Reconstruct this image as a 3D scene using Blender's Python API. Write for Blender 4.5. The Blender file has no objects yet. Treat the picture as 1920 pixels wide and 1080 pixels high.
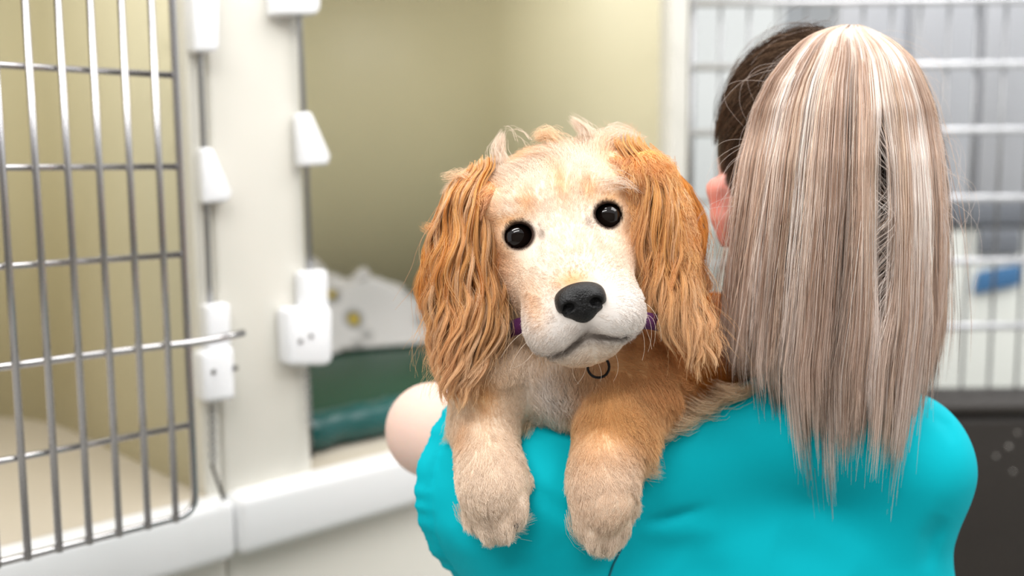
import bpy, bmesh, math, random
import numpy as np
from mathutils import Vector, Matrix, kdtree

random.seed(7)
RNG = np.random.default_rng(11)
scene = bpy.context.scene
COL = scene.collection

# ------------------------------------------------------------------ camera
F = 1900.0                                   # focal length in pixels of the 1920 px wide frame
CAM_H = 1.48
PITCH, ROLL = math.radians(6.75), math.radians(0.45)
fwd = np.array([0, math.cos(PITCH), -math.sin(PITCH)])
_r0 = np.array([1.0, 0, 0]); _u0 = np.array([0, math.sin(PITCH), math.cos(PITCH)])
right = math.cos(ROLL) * _r0 - math.sin(ROLL) * _u0
up = math.cos(ROLL) * _u0 + math.sin(ROLL) * _r0
CAM = np.array([0.0, 0.0, CAM_H])
cam_data = bpy.data.cameras.new('camera')
cam = bpy.data.objects.new('camera', cam_data); COL.objects.link(cam)
cam.matrix_world = Matrix(((right[0], up[0], -fwd[0], CAM[0]), (right[1], up[1], -fwd[1], CAM[1]),
                           (right[2], up[2], -fwd[2], CAM[2]), (0, 0, 0, 1)))
cam_data.sensor_width = 36.0
cam_data.lens = F / 1920 * 36
cam_data.clip_start = 0.02
cam_data.dof.use_dof = True
cam_data.dof.focus_distance = 0.765
cam_data.dof.aperture_fstop = 2.5
scene.camera = cam

# ------------------------------------------------------------------ world, lights, exposure
world = bpy.data.worlds.new('room_ambience'); scene.world = world
world.use_nodes = True
bg = world.node_tree.nodes['Background']
bg.inputs['Color'].default_value = (0.93, 0.97, 1.0, 1)
bg.inputs['Strength'].default_value = 0.66


def ceiling_lamp(loc, size, power, rot=(0, 0, 0), color=(1, 0.98, 0.95)):
    d = bpy.data.lights.new('ceiling_panel_light', 'AREA')
    d.shape = 'RECTANGLE'; d.size, d.size_y = size; d.energy = power; d.color = color
    o = bpy.data.objects.new('ceiling_panel_light', d); COL.objects.link(o)
    o.location = loc; o.rotation_euler = rot
    return o


for dy in (-0.32, 0.32):                      # twin-tube fixture above the photographer
    ceiling_lamp((-0.55, -0.25 + dy, 2.6), (1.2, 0.16), 11.5, (math.radians(14), math.radians(-10), 0))
ceiling_lamp((1.35, 0.2, 2.6), (1.2, 0.6), 15)  # added lamp, brightens the far kennel's back wall and the right shoulder
ceiling_lamp((0.25, 1.0, 2.65), (1.8, 1.2), 19)
ceiling_lamp((1.5, 2.4, 2.6), (1.2, 0.6), 24)

scene.cycles.denoising_prefilter = 'FAST'
scene.cycles.adaptive_threshold = 0.018
scene.cycles.max_bounces = 6; scene.cycles.diffuse_bounces = 3; scene.cycles.glossy_bounces = 3; scene.cycles.transmission_bounces = 3
vs = scene.view_settings
vs.view_transform = 'Standard'; vs.look = 'None'; vs.gamma = 1.0; vs.exposure = 0.35
vs.use_curve_mapping = False


def at(u, v, d):
    """world point seen at photo pixel (u, v), d metres along the viewing direction"""
    return CAM + right * ((u - 960) / F * d) + up * ((540 - v) / F * d) + fwd * d


B = np.stack([right, fwd, up], axis=1)        # columns: across, away, up


# ------------------------------------------------------------------ helpers
def lin(c):
    c = np.asarray(c, float) / 255.0
    return np.where(c <= 0.04045, c / 12.92, ((c + 0.055) / 1.055) ** 2.4)


def norm(a):
    return a / (np.linalg.norm(a, axis=-1, keepdims=True) + 1e-12)


def smooth01(x):
    x = np.clip(x, 0, 1); return x * x * (3 - 2 * x)


def tag(o, label=None, cat=None, group=None, kind=None):
    if label: o['label'] = label
    if cat: o['category'] = cat
    if group: o['group'] = group
    if kind: o['kind'] = kind
    return o


def empty(name, loc, label=None, cat=None, group=None):
    o = bpy.data.objects.new(name, None); COL.objects.link(o)
    o.location = loc; o.empty_display_size = 0.05
    return tag(o, label, cat, group)


def link(name, data, parent=None, mat=None):
    o = bpy.data.objects.new(name, data); COL.objects.link(o)
    if mat is not None: data.materials.append(mat)
    if parent is not None:
        o.parent = parent
        o.matrix_parent_inverse = Matrix.Translation(-parent.location) if parent.type == 'EMPTY' else parent.matrix_world.inverted()
    return o


def mesh_np(name, V, faces, mat, parent=None, col=None, smooth=True):
    me = bpy.data.meshes.new(name)
    V = np.asarray(V, np.float32)
    faces = np.asarray(faces, np.int32)
    n, k = faces.shape
    me.vertices.add(len(V)); me.vertices.foreach_set('co', V.ravel())
    me.loops.add(n * k); me.loops.foreach_set('vertex_index', faces.ravel())
    me.polygons.add(n)
    me.polygons.foreach_set('loop_start', np.arange(0, n * k, k, dtype=np.int32))
    me.update(calc_edges=True)
    if smooth: me.polygons.foreach_set('use_smooth', np.ones(n, bool))
    if col is not None:
        a = me.attributes.new('col', 'FLOAT_COLOR', 'POINT')
        c4 = np.ones((len(V), 4), np.float32); c4[:, :3] = col
        a.data.foreach_set('color', c4.ravel())
    me.validate()
    return link(name, me, parent, mat)


def bm_obj(name, bm, mat, parent=None, smooth=False):
    me = bpy.data.meshes.new(name); bm.normal_update(); bm.to_mesh(me); bm.free()
    if smooth:
        me.polygons.foreach_set('use_smooth', np.ones(len(me.polygons), bool))
    return link(name, me, parent, mat)


def tube_mesh(path, radius, seg=10, closed=False, cap=True):
    """vertices, faces of a round rod swept along a list of points"""
    P = np.asarray(path, float); n = len(P)
    if closed:
        T = norm(np.roll(P, -1, 0) - np.roll(P, 1, 0))
    else:
        T = norm(np.gradient(P, axis=0))
    rad = np.broadcast_to(np.asarray(radius, float), (n,))
    ref = np.array([0, 0, 1.0]) if abs(T[0][2]) < 0.9 else np.array([1.0, 0, 0])
    X = norm(np.cross(ref, T[0])); V = []
    for i in range(n):
        X = norm(X - T[i] * np.dot(X, T[i])); Y = np.cross(T[i], X)
        a = np.linspace(0, 2 * math.pi, seg, endpoint=False)
        V.append(P[i] + rad[i] * (np.cos(a)[:, None] * X + np.sin(a)[:, None] * Y))
    V = np.concatenate(V); faces = []
    for i in range(n if closed else n - 1):
        j = (i + 1) % n
        for s in range(seg):
            faces.append((i * seg + s, i * seg + (s + 1) % seg, j * seg + (s + 1) % seg, j * seg + s))
    if cap and not closed:
        V = np.concatenate([V, [P[0]], [P[-1]]])
        for s in range(seg):
            faces.append((len(V) - 2, (s + 1) % seg, s, s))
            b = (n - 1) * seg
            faces.append((len(V) - 1, b + s, b + (s + 1) % seg, b + (s + 1) % seg))
    return V, faces


def rod(name, path, radius, mat, parent=None, seg=10, closed=False):
    V, fc = tube_mesh(path, radius, seg, closed)
    bm = bmesh.new(); vs_ = [bm.verts.new(v) for v in V]
    for f in fc:
        f = list(dict.fromkeys(f))
        try: bm.faces.new([vs_[i] for i in f])
        except ValueError: pass
    bmesh.ops.recalc_face_normals(bm, faces=bm.faces[:])
    return bm_obj(name, bm, mat, parent, True)


def extrude_poly(name, pts, direction, mat, parent=None, bevel=0.0, seg=3):
    """solid prism: polygon of world points pushed along a vector, edges rounded"""
    bm = bmesh.new(); d = Vector(direction)
    a = [bm.verts.new(Vector(p)) for p in pts]; b = [bm.verts.new(Vector(p) + d) for p in pts]
    n = len(a)
    bm.faces.new(a[::-1]); bm.faces.new(b)
    for i in range(n): bm.faces.new((a[i], a[(i + 1) % n], b[(i + 1) % n], b[i]))
    bmesh.ops.recalc_face_normals(bm, faces=bm.faces[:])
    if bevel: bmesh.ops.bevel(bm, geom=bm.edges[:], offset=bevel, segments=seg, affect='EDGES', profile=0.5)
    return bm_obj(name, bm, mat, parent, bool(bevel))


# ------------------------------------------------------------------ materials
def mat_new(name):
    m = bpy.data.materials.new(name); m.use_nodes = True
    nt = m.node_tree; return m, nt, nt.nodes['Principled BSDF']


def mat_plain(name, rgb, rough=0.5, metal=0.0, bump=0.0, bscale=200.0, var=0.0, vscale=6.0, coat=0.0, spec=0.5):
    m, nt, p = mat_new(name)
    c = list(lin(rgb)) + [1]
    p.inputs['Base Color'].default_value = c
    p.inputs['Roughness'].default_value = rough; p.inputs['Metallic'].default_value = metal
    p.inputs['Specular IOR Level'].default_value = spec
    if coat: p.inputs['Coat Weight'].default_value = coat
    tc = nt.nodes.new('ShaderNodeTexCoord')
    if var:
        n = nt.nodes.new('ShaderNodeTexNoise'); n.inputs['Scale'].default_value = vscale; n.inputs['Detail'].default_value = 4
        nt.links.new(tc.outputs['Object'], n.inputs['Vector'])
        r = nt.nodes.new('ShaderNodeMapRange'); r.inputs['To Min'].default_value = 1 - var; r.inputs['To Max'].default_value = 1 + var
        nt.links.new(n.outputs['Fac'], r.inputs['Value'])
        mx = nt.nodes.new('ShaderNodeMix'); mx.data_type = 'RGBA'; mx.blend_type = 'MULTIPLY'; mx.inputs['Factor'].default_value = 1
        mx.inputs['A'].default_value = c
        nt.links.new(r.outputs['Result'], mx.inputs['B']); nt.links.new(mx.outputs['Result'], p.inputs['Base Color'])
    if bump:
        n = nt.nodes.new('ShaderNodeTexNoise'); n.inputs['Scale'].default_value = bscale; n.inputs['Detail'].default_value = 3
        nt.links.new(tc.outputs['Object'], n.inputs['Vector'])
        b = nt.nodes.new('ShaderNodeBump'); b.inputs['Strength'].default_value = bump; b.inputs['Distance'].default_value = 0.002
        nt.links.new(n.outputs['Fac'], b.inputs['Height']); nt.links.new(b.outputs['Normal'], p.inputs['Normal'])
    return m


def mat_attr(name, rough=0.6, sss=0.0, spec=0.3, sheen=0.0, bump=0.0, bscale=400.0):
    m, nt, p = mat_new(name)
    a = nt.nodes.new('ShaderNodeAttribute'); a.attribute_name = 'col'
    nt.links.new(a.outputs['Color'], p.inputs['Base Color'])
    p.inputs['Roughness'].default_value = rough; p.inputs['Specular IOR Level'].default_value = spec
    if sss:
        p.inputs['Subsurface Weight'].default_value = sss
        p.inputs['Subsurface Radius'].default_value = (0.010, 0.004, 0.002); p.inputs['Subsurface Scale'].default_value = 1.0
    if sheen:
        p.inputs['Sheen Weight'].default_value = sheen; p.inputs['Sheen Roughness'].default_value = 0.4
    if bump:
        tc = nt.nodes.new('ShaderNodeTexCoord')
        n = nt.nodes.new('ShaderNodeTexNoise'); n.inputs['Scale'].default_value = bscale
        nt.links.new(tc.outputs['Object'], n.inputs['Vector'])
        b = nt.nodes.new('ShaderNodeBump'); b.inputs['Strength'].default_value = bump; b.inputs['Distance'].default_value = 0.001
        nt.links.new(n.outputs['Fac'], b.inputs['Height']); nt.links.new(b.outputs['Normal'], p.inputs['Normal'])
    return m


def mat_hair(name, gloss=0.25, rough=0.35, trans=0.3):
    """strand material: coloured diffuse and translucent body with a soft gloss along the fibre"""
    m = bpy.data.materials.new(name); m.use_nodes = True
    nt = m.node_tree; nt.nodes.clear()
    out = nt.nodes.new('ShaderNodeOutputMaterial')
    a = nt.nodes.new('ShaderNodeAttribute'); a.attribute_name = 'col'
    d = nt.nodes.new('ShaderNodeBsdfDiffuse'); t = nt.nodes.new('ShaderNodeBsdfTranslucent')
    h = nt.nodes.new('ShaderNodeBsdfHair'); h.component = 'Reflection'
    h.inputs['RoughnessU'].default_value = rough; h.inputs['RoughnessV'].default_value = 0.8
    nt.links.new(a.outputs['Color'], d.inputs['Color']); nt.links.new(a.outputs['Color'], t.inputs['Color'])
    nt.links.new(a.outputs['Color'], h.inputs['Color'])
    m1 = nt.nodes.new('ShaderNodeMixShader'); m1.inputs[0].default_value = trans
    m2 = nt.nodes.new('ShaderNodeMixShader'); m2.inputs[0].default_value = gloss
    nt.links.new(d.outputs[0], m1.inputs[1]); nt.links.new(t.outputs[0], m1.inputs[2])
    nt.links.new(m1.outputs[0], m2.inputs[1]); nt.links.new(h.outputs[0], m2.inputs[2])
    nt.links.new(m2.outputs[0], out.inputs['Surface'])
    return m


# ------------------------------------------------------------------ organic surfaces: blended volumes -> one continuous mesh
class Volume:
    def __init__(self): self.p = []

    def ell(self, c, r, R=None, k=0.012, tag=None, sub=False):
        R = B if R is None else R
        self.p.append(dict(t='e', c=np.asarray(c, float), r=np.asarray(r, float), R=R, k=k, tag=tag, sub=sub)); return self

    def cone(self, a, b, ra, rb, k=0.012, tag=None, sub=False):
        self.p.append(dict(t='c', a=np.asarray(a, float), b=np.asarray(b, float), ra=ra, rb=rb, k=k, tag=tag, sub=sub)); return self

    def cut(self, c, n, box=0.2):
        self.p.append(dict(t='h', c=np.asarray(c, float), n=norm(np.asarray(n, float)), box=box, k=0.002, tag=None, sub=True)); return self

    @staticmethod
    def dist(q, P):
        if q['t'] == 'e':
            L = (P - q['c']) @ q['R']; r = q['r']
            k0 = np.linalg.norm(L / r, axis=-1); k1 = np.linalg.norm(L / (r * r), axis=-1) + 1e-9
            return k0 * (k0 - 1) / k1
        if q['t'] == 'c':
            ab = q['b'] - q['a']; L = P - q['a']
            t = np.clip(L @ ab / (ab @ ab), 0, 1)
            return np.linalg.norm(L - t[..., None] * ab, axis=-1) - (q['ra'] + t * (q['rb'] - q['ra']))
        L = P - q['c']
        return np.maximum(-(L @ q['n']), np.linalg.norm(L, axis=-1) - q['box'])

    @staticmethod
    def blend(A, d, q):
        k = q['k']
        if q['sub']:
            h = np.maximum(k - np.abs(A + d), 0) / k
            return np.maximum(A, -d) + h * h * k * 0.25
        h = np.maximum(k - np.abs(A - d), 0) / k
        return np.minimum(A, d) - h * h * k * 0.25

    def bbox(self, q):
        if q['t'] == 'e': m = np.full(3, max(q['r'])); return q['c'] - m, q['c'] + m
        if q['t'] == 'c':
            m = max(q['ra'], q['rb']); return np.minimum(q['a'], q['b']) - m, np.maximum(q['a'], q['b']) + m
        return q['c'] - q['box'], q['c'] + q['box']

    def value(self, P):
        A = np.full(P.shape[:-1], 1.0)
        for q in self.p: A = self.blend(A, self.dist(q, P), q)
        return A

    def normal(self, P, e=0.0008):
        g = [self.value(P + e * np.eye(3)[i]) - self.value(P - e * np.eye(3)[i]) for i in range(3)]
        return norm(np.stack(g, -1))

    def project(self, P, n=3):
        for _ in range(n): P = P - self.normal(P) * self.value(P)[..., None]
        return P

    def depth(self, u, v, d0=0.6, d1=1.2):
        """distance along the view at which the surface is met at a pixel"""
        d = np.linspace(d0, d1, 1200); P = np.stack([at(u, v, x) for x in d]); s = self.value(P) < 0
        return d[np.argmax(s)] if s.any() else None

    def mesh(self, h, extra=None):
        bb = [self.bbox(q) for q in self.p if not q['sub']]
        lo = np.min([b[0] for b in bb], 0) - 0.012; hi = np.max([b[1] for b in bb], 0) + 0.012
        n = np.ceil((hi - lo) / h).astype(int) + 1
        ax = [lo[i] + h * np.arange(n[i]) for i in range(3)]
        A = np.full(tuple(n), 0.05, np.float32)
        for q in self.p:
            b0, b1 = self.bbox(q); m = max(0.012, q['k'])
            i0 = np.clip(np.floor((b0 - m - lo) / h).astype(int), 0, n - 1); i1 = np.clip(np.ceil((b1 + m - lo) / h).astype(int) + 1, 0, n)
            if (i1 <= i0).any(): continue
            sl = tuple(slice(i0[i], i1[i]) for i in range(3))
            G = np.stack(np.meshgrid(*[ax[i][i0[i]:i1[i]] for i in range(3)], indexing='ij'), -1)
            A[sl] = self.blend(A[sl], self.dist(q, G), q)
        if extra is not None:
            band = np.argwhere(np.abs(A) < 0.012)
            P = lo + band * h
            A[tuple(band.T)] += extra(P).astype(np.float32)
        S = A < 0
        c = [S[i:n[0] - 1 + i, j:n[1] - 1 + j, k:n[2] - 1 + k] for i in (0, 1) for j in (0, 1) for k in (0, 1)]
        al = c[0].copy(); an = c[0].copy()
        for x in c[1:]: al &= x; an |= x
        act = np.argwhere(an & ~al)
        idx = np.full(tuple(n - 1), -1, np.int64); idx[tuple(act.T)] = np.arange(len(act))
        acc = np.zeros((len(act), 3)); cnt = np.zeros(len(act))
        offs = [(i, j, k) for i in (0, 1) for j in (0, 1) for k in (0, 1)]
        for a in offs:
            for axx in range(3):
                if a[axx]: continue
                b = list(a); b[axx] = 1
                f0 = A[tuple((act + a).T)]; f1 = A[tuple((act + b).T)]
                m = (f0 < 0) != (f1 < 0)
                t = np.where(m, f0 / np.where(m, f0 - f1, 1), 0)
                pt = np.tile(np.array(a, float), (len(act), 1)); pt[:, axx] = t
                acc[m] += pt[m]; cnt[m] += 1
        V = lo + h * (act + acc / cnt[:, None])
        faces = []
        for axx in range(3):
            o1, o2 = [(1, 2), (2, 0), (0, 1)][axx]
            sa = [slice(None)] * 3; sb = [slice(None)] * 3
            sa[axx] = slice(0, n[axx] - 1); sb[axx] = slice(1, n[axx])
            for flip in (False, True):
                x0, x1 = S[tuple(sa)], S[tuple(sb)]
                e = np.argwhere((x0 & ~x1) if not flip else (~x0 & x1))
                e = e[(e[:, o1] > 0) & (e[:, o2] > 0) & (e[:, o1] < n[o1] - 1) & (e[:, o2] < n[o2] - 1)]
                q = []
                for d1, d2 in ((-1, -1), (0, -1), (0, 0), (-1, 0)):
                    cc = e.copy(); cc[:, o1] += d1; cc[:, o2] += d2; q.append(idx[tuple(cc.T)])
                q = np.stack(q, 1)
                faces.append(q[:, ::-1] if flip else q)
        return V, np.concatenate(faces)


def keep_largest(V, Fc):
    """drop loose islands so that a body is one continuous surface"""
    par = np.arange(len(V))
    while True:
        m = par[Fc].min(1); new = par.copy()
        for j in range(Fc.shape[1]): np.minimum.at(new, Fc[:, j], m)
        new = new[new]
        if (new == par).all(): break
        par = new
    lab, ct = np.unique(par, return_counts=True); keep = par == lab[ct.argmax()]
    re = np.cumsum(keep) - 1
    return V[keep], re[Fc[keep[Fc[:, 0]]]]


# ------------------------------------------------------------------ strands
def strands(name, P, radius, col, mat, parent):
    """P (n, k, 3) world points -> one hair object; radius (k,) or (n, k); col (n, 3) or (n, k, 3)"""
    n, k, _ = P.shape
    cu = bpy.data.hair_curves.new(name)
    cu.add_curves([k] * n)
    cu.attributes['position'].data.foreach_set('vector', P.astype(np.float32).ravel())
    a = cu.attributes.get('radius') or cu.attributes.new('radius', 'FLOAT', 'POINT')
    a.data.foreach_set('value', np.broadcast_to(radius, (n, k)).astype(np.float32).ravel())
    if col.ndim == 2: col = np.repeat(col[:, None], k, 1)
    c4 = np.ones((n, k, 4), np.float32); c4[..., :3] = np.clip(col, 0, 1)
    a = cu.attributes.new('col', 'FLOAT_COLOR', 'POINT'); a.data.foreach_set('color', c4.ravel())
    return link(name, cu, parent, mat)


def sample_faces(V, Fc, weight, n):
    T = np.concatenate([Fc[:, [0, 1, 2]], Fc[:, [0, 2, 3]]])
    a, b, c = V[T[:, 0]], V[T[:, 1]], V[T[:, 2]]
    ar = 0.5 * np.linalg.norm(np.cross(b - a, c - a), axis=1)
    w = ar * np.concatenate([weight, weight]); w = w / w.sum()
    i = RNG.choice(len(T), n, p=w)
    r1, r2 = np.sqrt(RNG.random(n)), RNG.random(n)
    N = norm(np.cross(b[i] - a[i], c[i] - a[i]))
    return a[i] * (1 - r1)[:, None] + b[i] * (r1 * (1 - r2))[:, None] + c[i] * (r1 * r2)[:, None], N


def nearest(Q, S):
    kd = kdtree.KDTree(len(S))
    for i, s in enumerate(S): kd.insert(s, i)
    kd.balance()
    return np.array([kd.find(q)[1] for q in Q])


def vnoise(P, f, seed=0):
    """cheap smooth vector noise"""
    r = np.random.default_rng(seed); out = np.zeros(P.shape)
    for _ in range(5):
        kx = norm(r.normal(size=(3, 3))) * f * r.uniform(0.6, 1.6, (3, 1)); ph = r.uniform(0, 6.28, 3)
        out += np.sin(P @ kx.T + ph)
    return out / 2.5


def grow(root, nrm, flow, length, K=8, lift=0.35, grav=0.0, wave=0.0, wfreq=2.0, n_clump=400, clump=0.6, jitter=0.15, bend=0.2, seed=0, power=1.3, fine=None):
    n = len(root); r = np.random.default_rng(seed)
    T = norm(flow - (flow * nrm).sum(1, keepdims=True) * nrm)
    lift = np.broadcast_to(lift, (n,))[:, None]
    D = norm(T * np.cos(lift) + nrm * np.sin(lift) + r.normal(size=(n, 3)) * jitter + vnoise(root, 90, seed) * bend * 0.5)
    length = np.broadcast_to(length, (n,)) * r.uniform(0.75, 1.15, n)
    P = np.zeros((n, K, 3)); P[:, 0] = root
    g = np.array([0, 0, -1.0]) * np.broadcast_to(grav, (n,))[:, None]
    bd = vnoise(root, 45, seed + 5) * bend + r.normal(size=(n, 3)) * 0.08
    for k in range(1, K):
        P[:, k] = P[:, k - 1] + D * (length / (K - 1))[:, None]
        D = norm(D + (g + bd) / (K - 1) + (T - D) * 0.6 * (lift > 0) / (K - 1))
    gi = r.choice(n, min(n_clump, n), replace=False)
    c = nearest(root, root[gi]); t = np.linspace(0, 1, K)
    if np.any(wave):
        ax = norm(np.cross(T, nrm))[gi][c]; ph = r.uniform(0, 6.28, len(gi))[c]; fr = (wfreq * r.uniform(0.7, 1.3, len(gi)))[c]
        am = np.broadcast_to(wave, (n,)) * r.uniform(0.5, 1.3, len(gi))[c]
        w = np.sin(ph[:, None] + fr[:, None] * 6.28 * t) - np.sin(ph)[:, None]
        P += ax[:, None] * (w * am[:, None] * smooth01(t * 2))[..., None]
        w2 = np.cos(ph[:, None] * 1.7 + fr[:, None] * 6.28 * t) * 0.6
        P += nrm[:, None] * ((w2 - w2[:, :1]) * am[:, None] * t)[..., None]
    if fine:
        g2 = r.choice(n, min(fine[0], n), replace=False); c2 = nearest(root, root[g2])
        w = (fine[1] * t ** 1.2)[None, :, None]
        P = P * (1 - w) + (P[g2][c2] + (root - root[g2][c2])[:, None] * 0.3) * w
    G = P[gi][c]; w = (np.broadcast_to(clump, (n,))[:, None] * t ** power)[..., None]
    res = (root - root[gi][c])[:, None] * 0.45
    P = P * (1 - w) + (G + res) * w
    return P, c


# ================================================================== THE SETTING
M_CREAM = mat_plain('cream_gelcoat', (230, 227, 217), 0.35, var=0.02, vscale=5)
M_LINER = mat_plain('beige_moulded_liner', (224, 216, 182), 0.45, var=0.03, vscale=4)
M_SILL = mat_plain('white_moulded_sill', (240, 241, 242), 0.3)
M_PAN = mat_plain('beige_floor_pan', (208, 198, 182), 0.4)
M_WHITE = mat_plain('white_plastic', (244, 245, 248), 0.4)
M_STEEL = mat_plain('polished_steel_rod', (190, 188, 190), 0.27, 1.0)
M_ZINC = mat_plain('zinc_rod', (150, 150, 152), 0.35, 1.0)
M_DARK = mat_plain('dark_screw', (70, 66, 60), 0.5, 0.4)
M_FLOOR = mat_plain('grey_vinyl_floor', (176, 174, 168), 0.5, var=0.08, vscale=20)
M_WALL = mat_plain('painted_wall', (243, 245, 244), 0.7, var=0.02)
M_CEIL = mat_plain('ceiling_tile', (238, 238, 235), 0.8, bump=0.2)

P0 = np.array([-0.382, 1.22 , 0.0])            # foot of the post between the two kennels, on the kennel front
E_ = np.array([0.725, 0.689, 0.0]); E_ = E_ / np.linalg.norm(E_)
N_ = np.array([E_[1], -E_[0], 0.0])            # out of the kennel front, towards the aisle
UP = np.array([0, 0, 1.0])


def kw(t, out, z):
    return P0 + E_ * t + N_ * out + UP * z


def on_front(u, v, out=0.0):
    """(t, z) on the plane parallel to the kennel front that a pixel's ray meets"""
    d = at(u, v, 1.0) - CAM
    s = ((P0 + N_ * out - CAM) @ N_) / (d @ N_)
    p = CAM + d * s
    return (p - P0) @ E_, p[2]


def kbox(name, t0, t1, o0, o1, z0, z1, mat, parent=None, bevel=0.0, seg=3):
    pts = [kw(t0, o0, z0), kw(t1, o0, z0), kw(t1, o1, z0), kw(t0, o1, z0)]
    return extrude_poly(name, pts, UP * (z1 - z0), mat, parent, bevel, seg)


T_L, ZF = on_front(588, 880)                  # right edge of the post, height of the kennel floor
T_R = on_front(1255, 400)[0]
T_J = on_front(424, 980)[0]
T_END = on_front(1294, 300)[0]
Z_SILL0 = on_front(600, 1003, 0.03)[1]
Z_TOP = ZF + 1.2


def wall_slab(name, pts, h, kind='structure'):
    return tag(extrude_poly(name, pts, UP * h, M_WALL if 'wall' in name else M_FLOOR), kind=kind)


fl = extrude_poly('floor', [(-3, -1.5, -0.1), (3.2, -1.5, -0.1), (3.2, 4.2, -0.1), (-3, 4.2, -0.1)], UP * 0.1, M_FLOOR); tag(fl, kind='structure')
wb = extrude_poly('wall_back', [(-3, 4.0, 0), (3.2, 4.0, 0), (3.2, 4.1, 0), (-3, 4.1, 0)], UP * 2.7, M_WALL); tag(wb, kind='structure')
wf_ = extrude_poly('wall_front', [(-3, -1.6, 0), (3.2, -1.6, 0), (3.2, -1.5, 0), (-3, -1.5, 0)], UP * 2.7, mat_plain('painted_wall_beige', (122, 117, 110), 0.7, var=0.03)); tag(wf_, kind='structure')
wr = extrude_poly('wall_right', [(3.1, -1.5, 0), (3.2, -1.5, 0), (3.2, 4.0, 0), (3.1, 4.0, 0)], UP * 2.7, M_WALL); tag(wr, kind='structure')


def liner(name, t0, t1, depth, z0, z1, parent, th=0.012, rc=(0.07, 0.28)):
    """moulded one-piece kennel lining: two sides and a back with rounded corners"""
    def prof(off):
        a, b, dd, r = t0 - off, t1 + off, depth + off, rc[0] + off
        pts = [(a, -0.027)]
        for i in range(9):
            w = math.pi + (-math.pi / 2) * i / 8
            pts.append((a + r + r * math.cos(w), -(dd - r) - r * math.sin(w)))
        r = rc[1] + off
        for i in range(9):
            w = math.pi / 2 - (math.pi / 2) * i / 8
            pts.append((b - r + r * math.cos(w), -(dd - r) - r * math.sin(w)))
        return pts + [(b, -0.027)]
    pi, po = prof(0.0), prof(th); n = len(pi)
    V = [kw(t, o, z) for z in (z0, z1) for pr in (pi, po) for (t, o) in pr]
    Fc = []
    ix = lambda zi, k, i: zi * 2 * n + k * n + i
    for i in range(n - 1):
        Fc += [(ix(0, 0, i), ix(0, 0, i + 1), ix(1, 0, i + 1), ix(1, 0, i)), (ix(0, 1, i + 1), ix(0, 1, i), ix(1, 1, i), ix(1, 1, i + 1)),
               (ix(1, 0, i), ix(1, 0, i + 1), ix(1, 1, i + 1), ix(1, 1, i)), (ix(0, 0, i + 1), ix(0, 0, i), ix(0, 1, i), ix(0, 1, i + 1))]
    for i in (0, n - 1): Fc.append((ix(0, 0, i), ix(1, 0, i), ix(1, 1, i), ix(0, 1, i)))
    bm = bmesh.new(); vv = [bm.verts.new(v) for v in V]
    for f in Fc: bm.faces.new([vv[i] for i in f])
    bmesh.ops.recalc_face_normals(bm, faces=bm.faces[:])
    for f in bm.faces: f.smooth = abs(f.normal.z) < 0.5
    return bm_obj(name, bm, M_LINER, parent)


def kennel(t0, t1, s0, s1, label):
    """one kennel unit: t0..t1 overall, s0 / s1 the inner edges of its posts"""
    k = empty('kennel', kw((t0 + t1) / 2, 0, 0), label, 'kennel', 'kennels of the built-in bank')
    dep = 0.74
    liner('liner', s0, s1, dep, ZF - 0.02, Z_TOP, k)
    kbox('floor_pan', s0 - 0.005, s1 + 0.005, -dep, -0.001, ZF - 0.03, ZF, M_PAN, k)
    kbox('roof_panel', t0, t1, -dep - 0.012, 0.0, Z_TOP, Z_TOP + 0.02, M_CREAM, k)
    kbox('header', t0 + 0.001, t1 - 0.001, -0.02, 0.006, Z_TOP - 0.06, Z_TOP + 0.08, M_CREAM, k, 0.004)
    for a, b in ((t0, s0), (s1, t1)):
        kbox('post', a + 0.0008, b - 0.0008, -0.03, 0.0, ZF - 0.01, Z_TOP - 0.06, M_CREAM, k, 0.006)
    kbox('sill', t0 + 0.0008, t1 - 0.0008, -0.03, 0.032, Z_SILL0, ZF - 0.002, M_SILL, k, 0.014, 4)
    kbox('lower_panel', t0 + 0.001, t1 - 0.001, -0.02, 0.0, 0.02, Z_SILL0 - 0.002, M_CREAM, k, 0.004)
    kbox('plinth', t0 + 0.001, t1 - 0.001, -0.7, -0.05, 0.0, 0.12, M_SILL, k)
    return k


kennel(T_J - 0.82, T_J, T_J - 0.78, 0.0, 'cream and beige kennel behind the steel bar door')
kennel(T_J, T_END, T_L, T_R, 'cream and beige kennel holding the green mat and blanket')

# ------------------------------------------------------------------ steel rod door of the near kennel
DO = 0.14
R_ROD = 0.0036


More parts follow.
